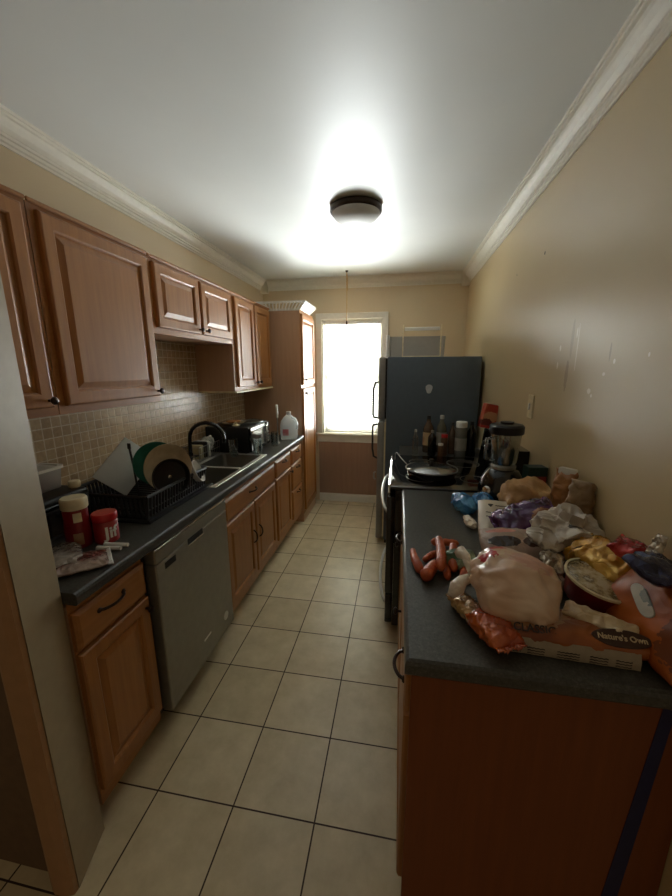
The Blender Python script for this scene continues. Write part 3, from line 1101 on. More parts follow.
t = thing('pot_lid', 'glass pot lid with a steel rim on top of the microwave', 'lid', (-1.20, 2.80, 1.1225))
MB().lathe([(.085, 0), (.09, .003), (.09, .010), (.085, .012)], (-1.19, 2.82, 1.1225), 32, ca=False, cb=False).build('rim', M['steel'], t)
MB().lathe([(.085, .006), (.06, .02), (.02, .028), (.001, .029)], (-1.19, 2.82, 1.1225), 32, ca=False, cb=False).build('glass_dome', M['glass'], t, smooth=True)
t = thing('knife', 'white-handled knife standing up behind the microwave', 'knife', (-1.03, 2.98, .9142))
MB().tube([(-1.03, 2.985, .9144), (-1.03, 2.985, .93), (-1.03, 2.985, 1.14)], [.02, .007, .006], 8).build('blade', M['steel'], t)
MB().tube([(-1.03, 2.985, 1.14), (-1.032, 2.985, 1.25)], [.009, .011], 10).build('handle', M['white'], t, smooth=True)


def tumbler(label, x, y, r, h, name='glass_tumbler', cat='glass'):
    b = MB().lathe([(r * .86, .9145), (r, .9145 + h), (r - .002, .9145 + h), (r * .86 - .002, .921)], (x, y, 0), 24)
    return tag(b.build(name, M['glass'], None, smooth=40, origin=(x, y, .9142)), label, cat)


tumbler('clear drinking glass in front of the microwave side, behind the sink', -1.20, 2.47, .038, .13)
t = thing('blender_cup', 'tall clear blender cup with a silver top in front of the microwave', 'cup', (-1.043, 2.545, .9142))
MB().lathe([(.033, .9145), (.038, 1.045), (.036, 1.045), (.031, .92)], (-1.043, 2.545, 0), 24).build('cup', M['glass'], t, smooth=40)
MB().lathe([(.040, 1.0455), (.041, 1.05), (.041, 1.075), (.036, 1.08)], (-1.043, 2.545, 0), 24).build('lid', M['steel'], t, smooth=40)
tumbler('clear glass jar standing at the corner of the microwave, toward the milk jug', -1.02, 2.87, .034, .12, 'glass_jar', 'jar')

# milk jug
t = thing('milk_jug', 'translucent gallon milk jug with a pink label near the pantry', 'jug', (-1.0, 3.22, .9142), rot=(0, 0, .25))
b = MB()
rings = []
for z, hw, rr in ((0, .070, .02), (.006, .076, .024), (.02, .078, .026), (.13, .078, .03), (.165, .070, .035), (.195, .05, .035), (.215, .03, .026), (.222, .022, .0215), (.235, .021, .0205)):
    rings.append(rrect(-hw, hw, -hw, hw, z + .0004, min(rr, hw - .0003)))
b.loops(rings)
b.build('jug_body', M['jug'], t, smooth=45, local=True)
b = MB().tube([(.03, -.045, .205), (.062, -.062, .19), (.078, -.078, .15), (.074, -.074, .10)], .012, 10)
b.build('handle', M['jug'], t, smooth=True, local=True)
MB().lathe([(.0215, .236), (.0225, .238), (.0225, .252), (.020, .254)], (0, 0, 0), 20).build('cap', M['white'], t, smooth=40, local=True)
M['pink'] = foil('pink_label', (206, 120, 124), (224, 190, 188), .5, 0, 40, .05, 0)
MB().box((-.055, -.0795, .04), (.0, -.0783, .10), .0004).build('label', M['pink'], t, local=True)

# basket on the pantry
t = thing('laundry_basket', 'white slotted plastic basket on top of the pantry', 'basket', (-1.13, 3.60, 2.086))
b = MB()
bw0, bw1 = (-1.33, -.945, 3.46, 3.80), (-1.36, -.87, 3.425, 3.86)
lerp = lambda a, c, k: [p + (q - p) * k for p, q in zip(a, c)]
zt, z0 = 2.165, 2.0765
fr = lerp(bw0, bw1, 0)
b.box((bw0[0], bw0[2], z0), (bw0[1], bw0[3], z0 + .006))
for kk, zz in ((0, z0), (.25, z0 + .02)):
    pass


def ring_band(x0, x1, y0, y1, z, h, th):
    b.box((x0, y0, z), (x1, y0 + th, z + h)).box((x0, y1 - th, z), (x1, y1, z + h)).box((x0, y0, z), (x0 + th, y1, z + h)).box((x1 - th, y0, z), (x1, y1, z + h))


r1 = lerp(bw0, bw1, .15)
ring_band(*r1, z0 + .004, .018, .006)
ring_band(*bw1, zt - .016, .018, .022)
for i in range(15):
    k = i / 14
    for side in range(4):
        p0 = (r1[0] + (r1[1] - r1[0]) * k, r1[2]) if side == 0 else (r1[0] + (r1[1] - r1[0]) * k, r1[3]) if side == 1 else (r1[0], r1[2] + (r1[3] - r1[2]) * k) if side == 2 else (r1[1], r1[2] + (r1[3] - r1[2]) * k)
        q0 = (bw1[0] + (bw1[1] - bw1[0]) * k, bw1[2]) if side == 0 else (bw1[0] + (bw1[1] - bw1[0]) * k, bw1[3]) if side == 1 else (bw1[0], bw1[2] + (bw1[3] - bw1[2]) * k) if side == 2 else (bw1[1], bw1[2] + (bw1[3] - bw1[2]) * k)
        b.tube([p0 + (z0 + .015,), q0 + (zt - .01,)], .0075, 6)
b.build('basket_body', M['white'], t)

# ------------------------------------------------------------------ ceiling
t = thing('ceiling_light', 'round flush ceiling light with a dark bronze rim and frosted dome', 'ceiling light', (-.285, 2.385, ZT))
b = MB().lathe([(.14, 0), (.153, -.003), (.155, -.026), (.150, -.034), (.143, -.036), (.141, -.02)], (-.285, 2.385, ZT), 48, ca=False, cb=False)
b.build('rim', M['bronze'], t, smooth=40)
M['dome'] = plain('frosted_dome', (212, 210, 204), .6, 0, 0, .5, .02)
pr = [((.142 * math.cos(a)), -.030 - .066 * math.sin(a)) for a in [PI / 2 * i / 12 for i in range(12)]] + [(.001, -.096)]
b = MB().lathe(pr, (-.285, 2.385, ZT), 48, ca=True, cb=True)
b.build('dome', M['dome'], t, smooth=True)
t = thing('hanging_cord', 'thin tan cord hanging from the ceiling in front of the window', 'cord', (-.538, 3.78, ZT))
b = MB().tube([(-.538, 3.78, ZT - .002), (-.539, 3.78, 2.38), (-.536, 3.782, 2.25), (-.538, 3.78, 2.02)], .0045, 8)
b.build('cord', M['cord'], t, smooth=True)
b = MB().tube([(-.534, 3.776, ZT - .03), (-.529, 3.776, 2.40), (-.531, 3.778, 2.30)], .0035, 8)
b.build('loose_strand', M['cord'], t, smooth=True)
MB().lathe([(.014, ZT - .0005), (.013, ZT - .010), (.005, ZT - .018)], (-.538, 3.78, 0), 14).build('hook', M['bronze'], t)
MB().lathe([(.005, 2.02), (.008, 2.005), (.008, 1.975), (.004, 1.965)], (-.538, 3.78, 0), 12).build('cord_end', M['bronze'], t)

# ------------------------------------------------------------------ right side: peninsula, range, refrigerator
t = thing('base_cabinet', 'oak cabinet run under the food-covered counter, its brown end panel facing the opening', 'cabinet', (.35, 1.3, 0))
MB().box((.062, .765, .095), (XR - .002, 1.892, .872)).box((.12, .765, 0), (XR - .002, 1.892, .095)).build('cabinet_body', M['side'], t)
MB().box((.052, .748, 0), (XR - .002, .7645, .872)).build('end_panel', M['endpanel'], t)
MB().box((.0555, .765, .095), (.0618, 1.892, .872)).build('face_frame', M['woody'], t)
for y0, y1 in ((.775, 1.325), (1.34, 1.885)):
    b = MB().panel((.0553, y1, .70), (0, -1, 0), UZ, (-1, 0, 0), y1 - y0, .135, DRAW(.018))
    d = b.build('drawer', M['woody'], t)
    pull(d, .0375, (y0 + y1) / 2 - .27 + .02, (y0 + y1) / 2 - .17 + .02, .77, -1, .026) if y0 < 1 else pull(d, .0375, 1.56, 1.66, .77, -1)
    b = MB().panel((.0553, y1, .12), (0, -1, 0), UZ, (-1, 0, 0), y1 - y0, .565, DOOR(.018))
    d = b.build('door', M['wood'], t)
    knob(d, .0375, y1 - .05, .62, -1)
M['blue'] = plain('dark_blue', (26, 30, 78), .5)  # for the flat dark blue strip slanting down the end panel
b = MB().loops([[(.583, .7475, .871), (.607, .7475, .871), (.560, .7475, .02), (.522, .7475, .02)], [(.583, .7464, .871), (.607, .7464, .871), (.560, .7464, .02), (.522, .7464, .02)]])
b.build('blue_strip', M['blue'], t)['label'] = 'dark blue strip down the end panel'

t = thing('countertop', 'dark slate countertop piled with groceries, beside the range', 'countertop', (.35, 1.3, .874))
b = MB()
rings = []
for ins, z in ((.004, .874), (0, .880), (0, .902), (.003, .910), (.010, .914)):
    rings.append([(.033 + ins, .703 + ins, z), (XR - .001, .703 + ins, z), (XR - .001, 1.895, z), (.033 + ins, 1.895, z)])
b.loops(rings)
b.build('slab', M['counter'], t)

# range
t = thing('kitchen_range', 'black range with a glass cooktop between the counter and refrigerator', 'range', (.3, 2.28, 0))
MB().box((.0, 1.902, .06), (XR - .004, 2.652, .905), .004).build('oven_body', M['blackgloss'], t)
MB().box((-.03, 1.900, .906), (.58, 2.655, .925), .006, 2).build('cooktop', M['blackgloss'], t, smooth=40)
for x, y, r in ((.16, 2.11, .105), (.44, 2.10, .075), (.16, 2.47, .075), (.44, 2.47, .105)):
    b = MB().lathe([(r, .9252), (r, .9258), (r - .004, .9258), (r - .004, .9252)], (x, y, 0), 40, ca=False, cb=False)
    b.build('burner_ring', M['steeldull'], t)
MB().prism([(-.040, .865), (-.031, .865), (-.031, .926), (-.040, .920)], 'y', 1.94, 2.62).build('front_trim', M['chrome'], t)
MB().box((-.045, 1.906, .27), (-.001, 2.648, .865), .006, 2).build('oven_door', M['blackgloss'], t, smooth=40)
MB().box((-.042, 1.906, .075), (-.001, 2.648, .262), .006, 2).build('drawer', M['blackgloss'], t, smooth=40)
for z, nm, pp in ((.79, 'oven_handle', 0), (.215, 'drawer_handle', 1)):
    b = MB().tube(arc((-.043, 1.96, z - .035), (-.043, 2.59, z), (-.042, 0, .012), 16), .010, 10)
    b.build(nm, M['white' if pp else 'steel'], t, smooth=True)
b = MB().prism([(.575, .906), (.60, 1.135), (.61, 1.142), (XR - .003, 1.142), (XR - .003, .906)], 'y', 1.902, 2.652)
bg = b.build('backguard', M['blackgloss'], t)
for y in (2.0, 2.1, 2.45, 2.55):
    b = MB().lathe([(.022, 0), (.02, .016), (.012, .02)], seg=18, mat=Matrix.Translation((.59, y, 1.05)) @ Matrix.Rotation(-PI / 2 + .11, 4, 'Y'))
    b.build('knob', M['black'], bg, smooth=40)

# strip of counter between range and refrigerator
t = thing('base_cabinet', 'narrow cabinet with a strip of dark counter between range and refrigerator', 'cabinet', (.36, 2.85, 0))
MB().box((.03, 2.662, .0), (XR - .004, 3.032, .872)).build('cabinet_body', M['dark'], t)
MB().box((.02, 2.660, .8725), (XR - .002, 3.035, .914), .004).build('counter_strip', M['counter'], t)

# refrigerator
M['fridge'] = plain('fridge_side', (84, 95, 104), .42, 0, 0, .5, .04)
M['fridgedoor'] = plain('fridge_door', (150, 150, 145), .35, .35, 0, .5, .04)
t = thing('refrigerator', 'dark blue-grey top-freezer refrigerator beside the window', 'refrigerator', (.25, 3.42, 0))
MB().box((-.098, 3.048, .04), (.632, 3.80, 1.642), .008, 2).build('cabinet_shell', M['fridge'], t, smooth=40)
for z0, z1, nm in ((1.128, 1.642, 'freezer_door'), (.05, 1.112, 'door')):
    d = MB().box((-.168, 3.046, z0), (-.112, 3.802, z1), .012, 3).build(nm, M['fridgedoor'], t, smooth=40)
    if nm == 'door':
        MB().box((-.1115, 3.050, z0 + .02), (-.0985, 3.79, z1 - .005)).build('gasket', M['cream'], d)  # gasket coloured cream for the light reflected along the door edge
        b = MB().tube([(-.168, 3.10, 1.085), (-.208, 3.10, 1.078), (-.212, 3.10, 1.06), (-.212, 3.10, .87), (-.200, 3.10, .80), (-.168, 3.10, .785)], .009, 8)
    else:
        MB().box((-.1115, 3.050, z0 + .01), (-.0985, 3.79, z1 - .01)).build('gasket', M['black'], d)
        b = MB().tube([(-.168, 3.10, 1.44), (-.195, 3.10, 1.435), (-.212, 3.10, 1.38), (-.212, 3.10, 1.17), (-.205, 3.10, 1.145), (-.168, 3.10, 1.14)], .009, 8)
    b.build('handle', M['black'], d, smooth=True)
MB().box((-.09, 3.07, 0), (.62, 3.78, .04)).build('plinth', M['black'], t)
MB().tube([(-.18, 3.10, .66), (-.195, 3.10, .65), (-.195, 3.10, .60), (-.18, 3.10, .59)], .008, 8).build('latch', M['steel'], t)
M['pale_mark'] = plain('pale_sticker', (196, 200, 202), .4)
b = MB()
pts = []
for i in range(14):
    a = 2 * PI * i / 14
    pts.append((.240 + .026 * math.cos(a) * (1 + .18 * math.sin(3 * a)), 1.388 + .040 * math.sin(a) * (1 + .1 * math.cos(2 * a))))
b.prism(pts, 'y', 3.0476, 3.0435)
o = b.build('fridge_magnet', M['pale_mark'], None, origin=(.24, 3.0475, 1.388))
tag(o, 'small pale shield-shaped magnet on the refrigerator side', 'magnet')

# on the refrigerator
M['greybin'] = plain('grey_bin', (176, 173, 166), .45, 0, 0, .5, .03)
t = thing('storage_bin', 'grey storage bin with a white end on top of the refrigerator', 'bin', (.13, 3.36, 1.643))
MB().loops([rrect(-.085, .362, 3.222, 3.50, 1.6435, .02), rrect(-.09, .368, 3.215, 3.51, 1.812, .02), rrect(-.08, .358, 3.225, 3.50, 1.812, .02), rrect(-.076, .352, 3.231, 3.49, 1.66, .02)]).build('bin_body', M['greybin'], t, smooth=40)
MB().box((-.120, 3.206, 1.6435), (-.0905, 3.51, 1.826), .006, 2).build('end_panel', M['white'], t, smooth=40)
t = thing('wire_rack', 'white wire rack standing in front of the grey bin on the refrigerator', 'rack', (.17, 3.16, 1.643))
b = MB()
for x in (.02, .322):
    b.tube([(x, 3.15, 1.6435), (x, 3.16, 1.90)], .005, 6)
    b.tube([(x, 3.15, 1.648), (x, 3.205, 1.648)], .004, 6)
b.tube([(.02, 3.15, 1.648), (.322, 3.15, 1.648)], .004, 6)
b.build('wire_frame', M['cream'], t)
MB().box((.03, 3.156, 1.852), (.312, 3.163, 1.880), .003).build('top_bar', M['white'], t)

# wall switch
t = thing('light_switch', 'narrow cream switch plate on the right wall above the counter', 'switch', (XR, 1.965, 1.36))
MB().box((XR - .007, 1.925, 1.302), (XR - .0003, 2.0, 1.42), .003).build('plate', M['cream'], t)
MB().box((XR - .014, 1.955, 1.345), (XR - .0068, 1.97, 1.378), .002).build('toggle', M['white'], t)

# pan on the range
t = thing('griddle_pan', 'wide shallow black pan with a bright steel rim on the range', 'pan', (.205, 2.14, .926))
MB().lathe([(.001, .9265), (.125, .9265), (.135, .932), (.148, .968), (.145, .968), (.13, .935), (.001, .931)], (.205, 2.14, 0), 48).build('pan_body', M['blackgloss'], t, smooth=40)
MB().lathe([(.146, .9685), (.151, .969), (.152, .974), (.146, .9745)], (.205, 2.14, 0), 48, ca=False, cb=False).build('rim', M['steel'], t, smooth=40)
M['lidglass'] = glassy('lid_glass', (150, 152, 150), .8, .15)
MB().lathe([(.145, .973), (.10, .992), (.03, 1.0), (.001, 1.0)], (.205, 2.14, 0), 40, ca=False, cb=False).build('lid', M['lidglass'], t, smooth=True)
MB().lathe([(.008, .9995), (.007, 1.01), (.016, 1.018), (.014, 1.028), (.001, 1.03)], (.205, 2.14, 0), 18).build('lid_knob', M['black'], t, smooth=40)
b = MB().tube([(.07, 2.18, .972), (.03, 2.26, .995), (.0, 2.36, 1.01), (-.01, 2.44, .985), (-.012, 2.47, .935)], .003, 6)
o = b.build('thin_cable', M['greybin'], None, smooth=True, origin=(0, 2.4, .93))
tag(o, 'thin grey cable looping from the pan to the range front', 'cable')

# bottles between range and refrigerator


def bottle(label, x, y, h, r, mat, capmat, neck=.4, lab=None, z=.9144, cat='bottle', name='seasoning_bottle'):
    t = thing(name, label, cat, (x, y, z), 'bottles beside the refrigerator')
    sh = 1 - neck
    prof = [(r * .92, 0), (r, .004), (r, h * sh), (r * .9, h * (sh + neck * .2)), (r * .42, h * (sh + neck * .55)), (r * .36, h * .9)] if neck > .15 else [(r * .94, 0), (r, .004), (r, h * .78), (r * .84, h * .84)]
    z1 = prof[-1][1]
    MB().lathe([(p, z + q) for p, q in prof], (x, y, 0), 24).build('bottle_body', mat, t, smooth=40)
    cr = prof[-1][0] * 1.12
    MB().lathe([(cr, z + z1 + .0004), (cr, z + h - .003), (cr * .9, z + h)], (x, y, 0), 20).build('cap', capmat, t, smooth=40)
    if lab:
        wrap_label('label', lab, t, (x, y), r + .0004, -PI * .95, -PI * .12, z + h * .2, z + h * .55)
    return t


M['amber'] = plain('amber_glass', (92, 74, 60), .15, 0, .6)
M['oil'] = plain('olive_oil', (96, 94, 80), .15, 0, .6)
M['spice'] = plain('spice', (96, 66, 44), .3, 0, .3)
M['greyjar'] = plain('grey_jar', (104, 104, 98), .25, 0, .4)
M['labelgrey'] = foil('label_grey', (150, 146, 134), (96, 92, 84), .5, 0, 50, .05, 0)
bottle('slim clear bottle with a pale cap, at the aisle end beside the refrigerator', .135, 2.74, .19, .022, M['glass'], M['greybin'], .35)
bottle('tall amber bottle with a tan label beside the refrigerator', .235, 2.84, .285, .040, M['amber'], M['black'], .38, M['labeltan'])
bottle('tall olive oil bottle with a grey label beside the refrigerator', .335, 2.86, .285, .038, M['oil'], M['greybin'], .38, M['labelgrey'])
bottle('dark squat sauce bottle with a silver cap beside the refrigerator', .255, 2.72, .19, .030, M['blackgloss'], M['steel'], .3)
bottle('brown spice jar with a red cap beside the refrigerator', .345, 2.74, .16, .026, M['spice'], M['red'], .1)
bottle('small spice jar with a white cap in front of the bottles by the refrigerator', .315, 2.685, .10, .020, M['spice'], M['white'], .1)
bottle('dark thin sauce bottle between the spice jar and the white-lidded jar', .408, 2.80, .24, .026, M['amber'], M['black'], .4)
bottle('grey glass jar with a white lid and pale label, beside the red box', .455, 2.70, .262, .042, M['greyjar'], M['white'], .1, M['labelgrey'], name='storage_jar', cat='jar')
bottle('tall black bottle behind the blender, right of the white-lidded jar', .535, 2.74, .26, .034, M['blackgloss'], M['black'], .35)

# red box on the backguard
M['redbox'] = foil('red_box', (176, 60, 44), (206, 120, 88), .5, 0, 30, .05, 0, [((.0, -.03, .09), (.05, .1, .035), (206, 150, 110), .4), ((-.02, -.03, .045), (.04, .1, .03), (96, 24, 22), .6)])
t = thing('snack_box', 'red snack box leaning on the wall above the range', 'box', (.592, 2.585, 1.1424), rot=(.05, math.radians(10), .25))
MB().box((-.052, -.025, .012), (.048, .022, .172), .002).build('carton', M['redbox'], t, local=True)
MB().box((-.052, -.0262, .012), (.048, -.0255, .03), .0002).build('band', M['red'], t, local=True)

# blender
t = thing('countertop_blender', 'blender with a clear jar and black lid against the right wall', 'blender', (.505, 1.79, .9142))
bx, by = .505, 1.79
MB().lathe([(.100, .9145), (.106, .922), (.106, .985), (.092, 1.035), (.070, 1.075), (.06, 1.082)], (bx, by, 0), 32).build('motor_base', M['blackgloss'], t, smooth=40)
MB().lathe([(.022, 0), (.020, .010), (.012, .013)], seg=20, mat=Matrix.Translation((bx - .078, by - .060, .985)) @ Vector((0, 0, 1)).rotation_difference(Vector((-.62, -.7, .36)).normalized()).to_matrix().to_4x4()).build('dial', M['chrome'], t, smooth=40)
MB().lathe([(.055, 1.0825), (.056, 1.096), (.05, 1.102)], (bx, by, 0), 28).build('collar', M['steeldull'], t, smooth=40)
MB().lathe([(.05, 1.1025), (.058, 1.12), (.068, 1.25), (.066, 1.25), (.056, 1.12), (.048, 1.105)], (bx, by, 0), 32).build('jar', M['glass'], t, smooth=40)
MB().lathe([(.03, 1.106), (.036, 1.12), (.042, 1.18), (.04, 1.183)], (bx + .008, by, 0), 24).build('blade_cup', M['greyjar'], t, smooth=40)
b = MB().lathe([(.074, 1.2505), (.076, 1.256), (.076, 1.285), (.068, 1.294), (.03, 1.296), (.03, 1.306), (.001, 1.307)], (bx, by, 0), 32)
b.build('lid', M['black'], t, smooth=40)
MB().tube([(bx - .06, by - .03, 1.235), (bx - .095, by - .045, 1.23), (bx - .098, by - .048, 1.14), (bx - .056, by - .03, 1.13)], .009, 10).build('handle', M['glass'], t, smooth=True)

# ------------------------------------------------------------------ groceries on the right counter
ZC = .9142
# carrots: (tip x, y) to (crown x, y), crown radius, tip radius, lift
M['carrot'] = foil('carrot_skin', (196, 96, 46), (172, 76, 36), .5, 0, 55, .25, .05)
cs = [((.066, 1.205), (.083, 1.055), .016, .006, 0, 'carrot lying alone on the aisle side of the pile'),
      ((.232, 1.262), (.135, 1.262), .015, .008, .004, 'carrot lying crosswise at the far end of the pile'),
      ((.098, 1.135), (.150, 1.190), .012, .007, 0, 'thin short carrot slanting between the lone one and the pile'),
      ((.158, 1.255), (.146, 1.035), .017, .010, .026, 'long carrot lying on top of the middle of the pile'),
      ((.132, 1.115), (.099, 1.012), .021, .010, .0, 'fat stubby carrot nearest the counter edge'),
      ((.206, 1.240), (.188, 1.065), .016, .009, .010, 'carrot lengthwise between the long top one and the bag'),
      ((.180, 1.215), (.164, 1.035), .013, .007, 0, 'slim carrot tucked under the long top one'),
      ((.236, 1.135), (.208, 1.030), .015, .008, 0, 'carrot half under the knot of the plastic bag')]
for k, (a, c, ra, rb, lift, lab) in enumerate(cs):
    a, c, ra, rb = Vector((a[0], a[1], 0)), Vector((c[0], c[1], 0)), ra * .98, rb * 1.35
    b = MB()
    pts, rs = [], []
    side = (c - a).normalized().cross(Vector((0, 0, 1)))
    for i in range(13):
        s = i / 12
        rr = rb + (ra - rb) * (s ** .6)
        if i == 0:
            rr *= .3
        if i == 12:
            rr *= .45
        if i == 11:
            rr *= .9
        rr *= 1 + .06 * math.sin(i * 2.3 + k)
        p = a.lerp(c, s) + side * .003 * math.sin(s * PI * 1.3 + k)
        p.z = ZC + max(rr, ra * .75) + lift + .0005
        pts.append(p)
        rs.append(rr)
    b.tube(pts, rs, 14)
    o = b.build('carrot', M['carrot'], None, smooth=True, origin=(a.lerp(c, .5).x, a.lerp(c, .5).y, ZC))
    tag(o, lab, 'carrot', 'loose carrots on the counter')

# big knotted plastic bag
M['bagfilm'] = foil('produce_film', (214, 178, 148), (230, 204, 178), .28, 0, 9, .25, .5,
                    [((-.060, .018, .060), (.026, .016, .03), (186, 40, 44), .9), ((-.040, .052, .05), (.030, .012, .03), (190, 58, 58), 1.2),
                     ((.045, .015, .07), (.06, .035, .03), (214, 168, 148), 1.6)])
M['knot'] = foil('knotted_film', (232, 218, 200), (242, 232, 216), .35, 0, 34, .6, .2)
t = thing('grocery_bag', 'bulging translucent plastic bag with red print, tied in a knot beside the carrots', 'plastic bag', (.303, .912, 1.000), rot=(.12, .03, -.16))
mb = MB()
bmesh.ops.create_icosphere(mb.bm, subdivisions=5, radius=1)
for v in mb.bm.verts:
    d = v.co.copy()
    rx = .112 if d.x > 0 else .104
    p = Vector((d.x * rx, d.y * .114, d.z * .080))
    if d.x < -.55:
        k = (-d.x - .55) / .45
        p.y *= 1 - .55 * k
        p.z = p.z * (1 - .35 * k) + .012 * k
    fold = crease(Vector((p.x * .35, p.y, p.z)), 2, 24)
    p = p + d * (.016 * (fold - .5) * (.4 + max(0, -d.x) + .5 * max(0, d.x)) + .010 * fbm(p, 5, 11))
    if p.z < -.070:
        p.z = -.070 + (p.z + .070) * .1
    if d.x > .3 and d.y < -.3:
        k = (d.x - .3) * (-d.y - .3)
        p.y -= .16 * k
        p.z -= .05 * k
    v.co = p
mb.build('bag_body', M['bagfilm'], t, smooth=True, local=True)
for sy, pts in ((1, [(-.096, .008, .010), (-.108, .030, .022), (-.114, .050, .028), (-.128, .064, .026), (-.134, .072, .02)]),
                (-1, [(-.096, -.005, .0), (-.118, -.024, .0), (-.130, -.044, -.012), (-.142, -.060, -.028)])):
    b = MB().tube(pts, [.012, .011, .013, .019, .006] if sy > 0 else [.012, .015, .021, .010], 12)
    for v in b.bm.verts:
        v.co += Vector((fbm(v.co, 3, 60), fbm(v.co, 4, 60), fbm(v.co, 5, 60))) * .004
    b.build('knot_end', M['knot'], t, smooth=True, local=True)

# green mesh bag by the knot
M['greenfilm'] = foil('green_film', (38, 84, 44), (170, 190, 160), .3, 0, 40, .7, .5)
t = thing('produce_bag', 'small green and white plastic bag between the carrots and the knotted bag', 'plastic bag', (.222, 1.135, .944), rot=(0, 0, .5))
crumple((.052, .042, .028), 12, .4, 26, 4, -.027).build('film', M['greenfilm'], t, smooth=40, local=True)

# gold and orange wrapped packs at the near corner
M['goldwrap'] = foil('gold_wrap', (150, 104, 56), (206, 168, 108), .16, .35, 34, .8, .8)
M['orangewrap'] = foil('orange_wrap', (172, 70, 22), (206, 104, 40), .14, .15, 30, .8, .9)
t = thing('candy_pack', 'small gold cellophane pack beside the knotted bag', 'wrapped snack', (.196, .885, .936), rot=(0, 0, -1.15))
pillow('wrapper', M['goldwrap'], t, (.10, .055, .040), 21, .008, 40)
seal('seal', M['goldwrap'], t, -.049, .05, .014)
t = thing('candy_pack', 'orange cellophane pack at the near end of the loaf', 'wrapped snack', (.240, .806, .944), rot=(0, .05, -1.15))
pillow('wrapper', M['orangewrap'], t, (.112, .082, .052), 22, .010, 34)
seal('seal', M['orangewrap'], t, .054, .07, .016)

# long bag of bread with a white strip
M['breadbag'] = foil('bread_bag', (122, 60, 18), (164, 92, 38), .3, 0, 16, .35, .2, [((-.10, .02, .04), (.10, .06, .06), (160, 118, 78), .4)])
t = thing('bread_bag', 'long orange bag of bread with a white nutrition strip along the counter edge', 'bread bag', (.415, .822, .9455), rot=(0, .0, -.06))
pillow('bag', M['breadbag'], t, (.345, .112, .060), 31, .007, 18, nv=20)
M['strip'] = plain('white_strip', (160, 146, 124), .45, 0, .2, .5, .08, 60)
b = MB()
rings = []
for i in range(25):
    x = -.158 + .275 * i / 24
    e = .0006 * math.sin(i * 1.7)
    rings.append([(x, -.0600 + e, -.029), (x, -.0620 + e, -.029), (x, -.0610 + e, -.008), (x, -.0550 + e, .007), (x, -.0530 + e, .006), (x, -.0580 + e, -.009)])
b.loops(rings)
st = b.build('nutrition_strip', M['strip'], t, smooth=40, local=True)
st['label'] = 'white strip of small print'
M['ink'] = plain('dark_ink', (44, 34, 30), .6)


def squiggle(name, parent, x0, x1, y, z, amp, w, depth, pitch=.004, mtx=None):
    """one unbroken line of print too small to read"""
    mb = MB()
    k = max(4, int((x1 - x0) / pitch))
    rings = []
    for i in range(k + 1):
        x = x0 + (x1 - x0) * i / k
        zz = z + amp * (1 if i % 2 else -1) * (.5 + .5 * abs(math.sin(i * 1.9)))
        rings.append([(x, y, zz - w), (x, y - depth, zz - w), (x, y - depth, zz + w), (x, y, zz + w)])
    mb.loops(rings, mat=mtx)
    return mb.build(name, M['ink'], parent, local=True)


for x0, x1 in ((-.15, -.118), (-.105, -.07), (-.045, .0), (.02, .055), (.07, .10)):
    for zz in (-.025, -.0185, -.012):
        squiggle('lettering', st, x0, x1, -.0605, zz, .0009, .0008, .0019)
mt = Matrix.Translation((-.090, -.043, .0235)) @ Matrix.Rotation(math.radians(44), 4, 'X')
M['inkpale'] = plain('pale_ink', (196, 176, 140), .5)
letter_part('lettering', 'CLASSIC', .024, M['ink'], t, mt)
ov = MB()
rings = []
q = Matrix.Translation((.085, -.038, .0265)) @ Matrix.Rotation(math.radians(38), 4, 'X')
for zz, s in ((-.004, 1), (.001, 1), (.002, .95)):
    rings.append([(.058 * s * math.cos(2 * PI * i / 28), .019 * s * math.sin(2 * PI * i / 28), zz) for i in range(28)])
ov.loops(rings, mat=q)
M['ovalbrown'] = plain('oval_brown', (60, 32, 20), .4, 0, .3)
og = ov.build('logo_oval', M['ovalbrown'], t, local=True)
letter_part('lettering', "Nature's Own", .0165, M['inkpale'], og, q @ Matrix.Translation((0, 0, .0025)))
pale = foil('pale_bread', (196, 170, 128), (216, 196, 160), .35, 0, 26, .6, .5)
M['palebread'] = pale
t2 = thing('flatbread_pack', 'crumpled cream pack of flatbread between the red tub and the bread bag', 'bread pack', (.474, .828, .979), rot=(.16, .03, -.55))
pillow('film', M['palebread'], t2, (.140, .045, .016), 33, .012, 24)

# red tub with a printed film lid
M['tubred'] = plain('tub_red', (120, 24, 22), .35, 0, .3)
n = NT('tub_lid_print')
v = n.coord()
f = n.noise(v, 26, 4, .7)
n.set(n.ramp(f, [(.40, lin((206, 192, 160))), (.50, lin((178, 156, 112))), (.57, lin((112, 96, 66))), (.64, lin((204, 194, 168)))]), .25, 0, .5)
n.bump(n.noise(v, 30, 3), .3, .004)
M['tublid'] = n.m
t = thing('dip_tub', 'round red tub with a pale printed film lid, tilted toward the opening', 'tub', (.538, .975, .956), rot=(.14, .12, 0))
MB().lathe([(.064, -.022), (.069, -.016), (.078, .040), (.083, .043)], (0, 0, 0), 40).build('tub', M['tubred'], t, smooth=40, local=True)
MB().lathe([(.080, .0435), (.085, .044), (.085, .050), (.079, .051)], (0, 0, 0), 40, ca=False, cb=False).build('rim', M['cream'], t, smooth=40, local=True)
MB().lathe([(.0805, .0445), (.0805, .0475), (.05, .0495), (.001, .050)], (0, 0, 0), 40).build('film_lid', M['tublid'], t, smooth=True, local=True)

# dark grey box behind the tub
o = MB().box((.485, 1.10, ZC + .0004), (.553, 1.165, .992), .005, 2).build('storage_box', M['greyjar'], None, smooth=40, origin=(.52, 1.13, ZC))
tag(o, 'small dark grey box between the knotted bag and the gold bag', 'box')
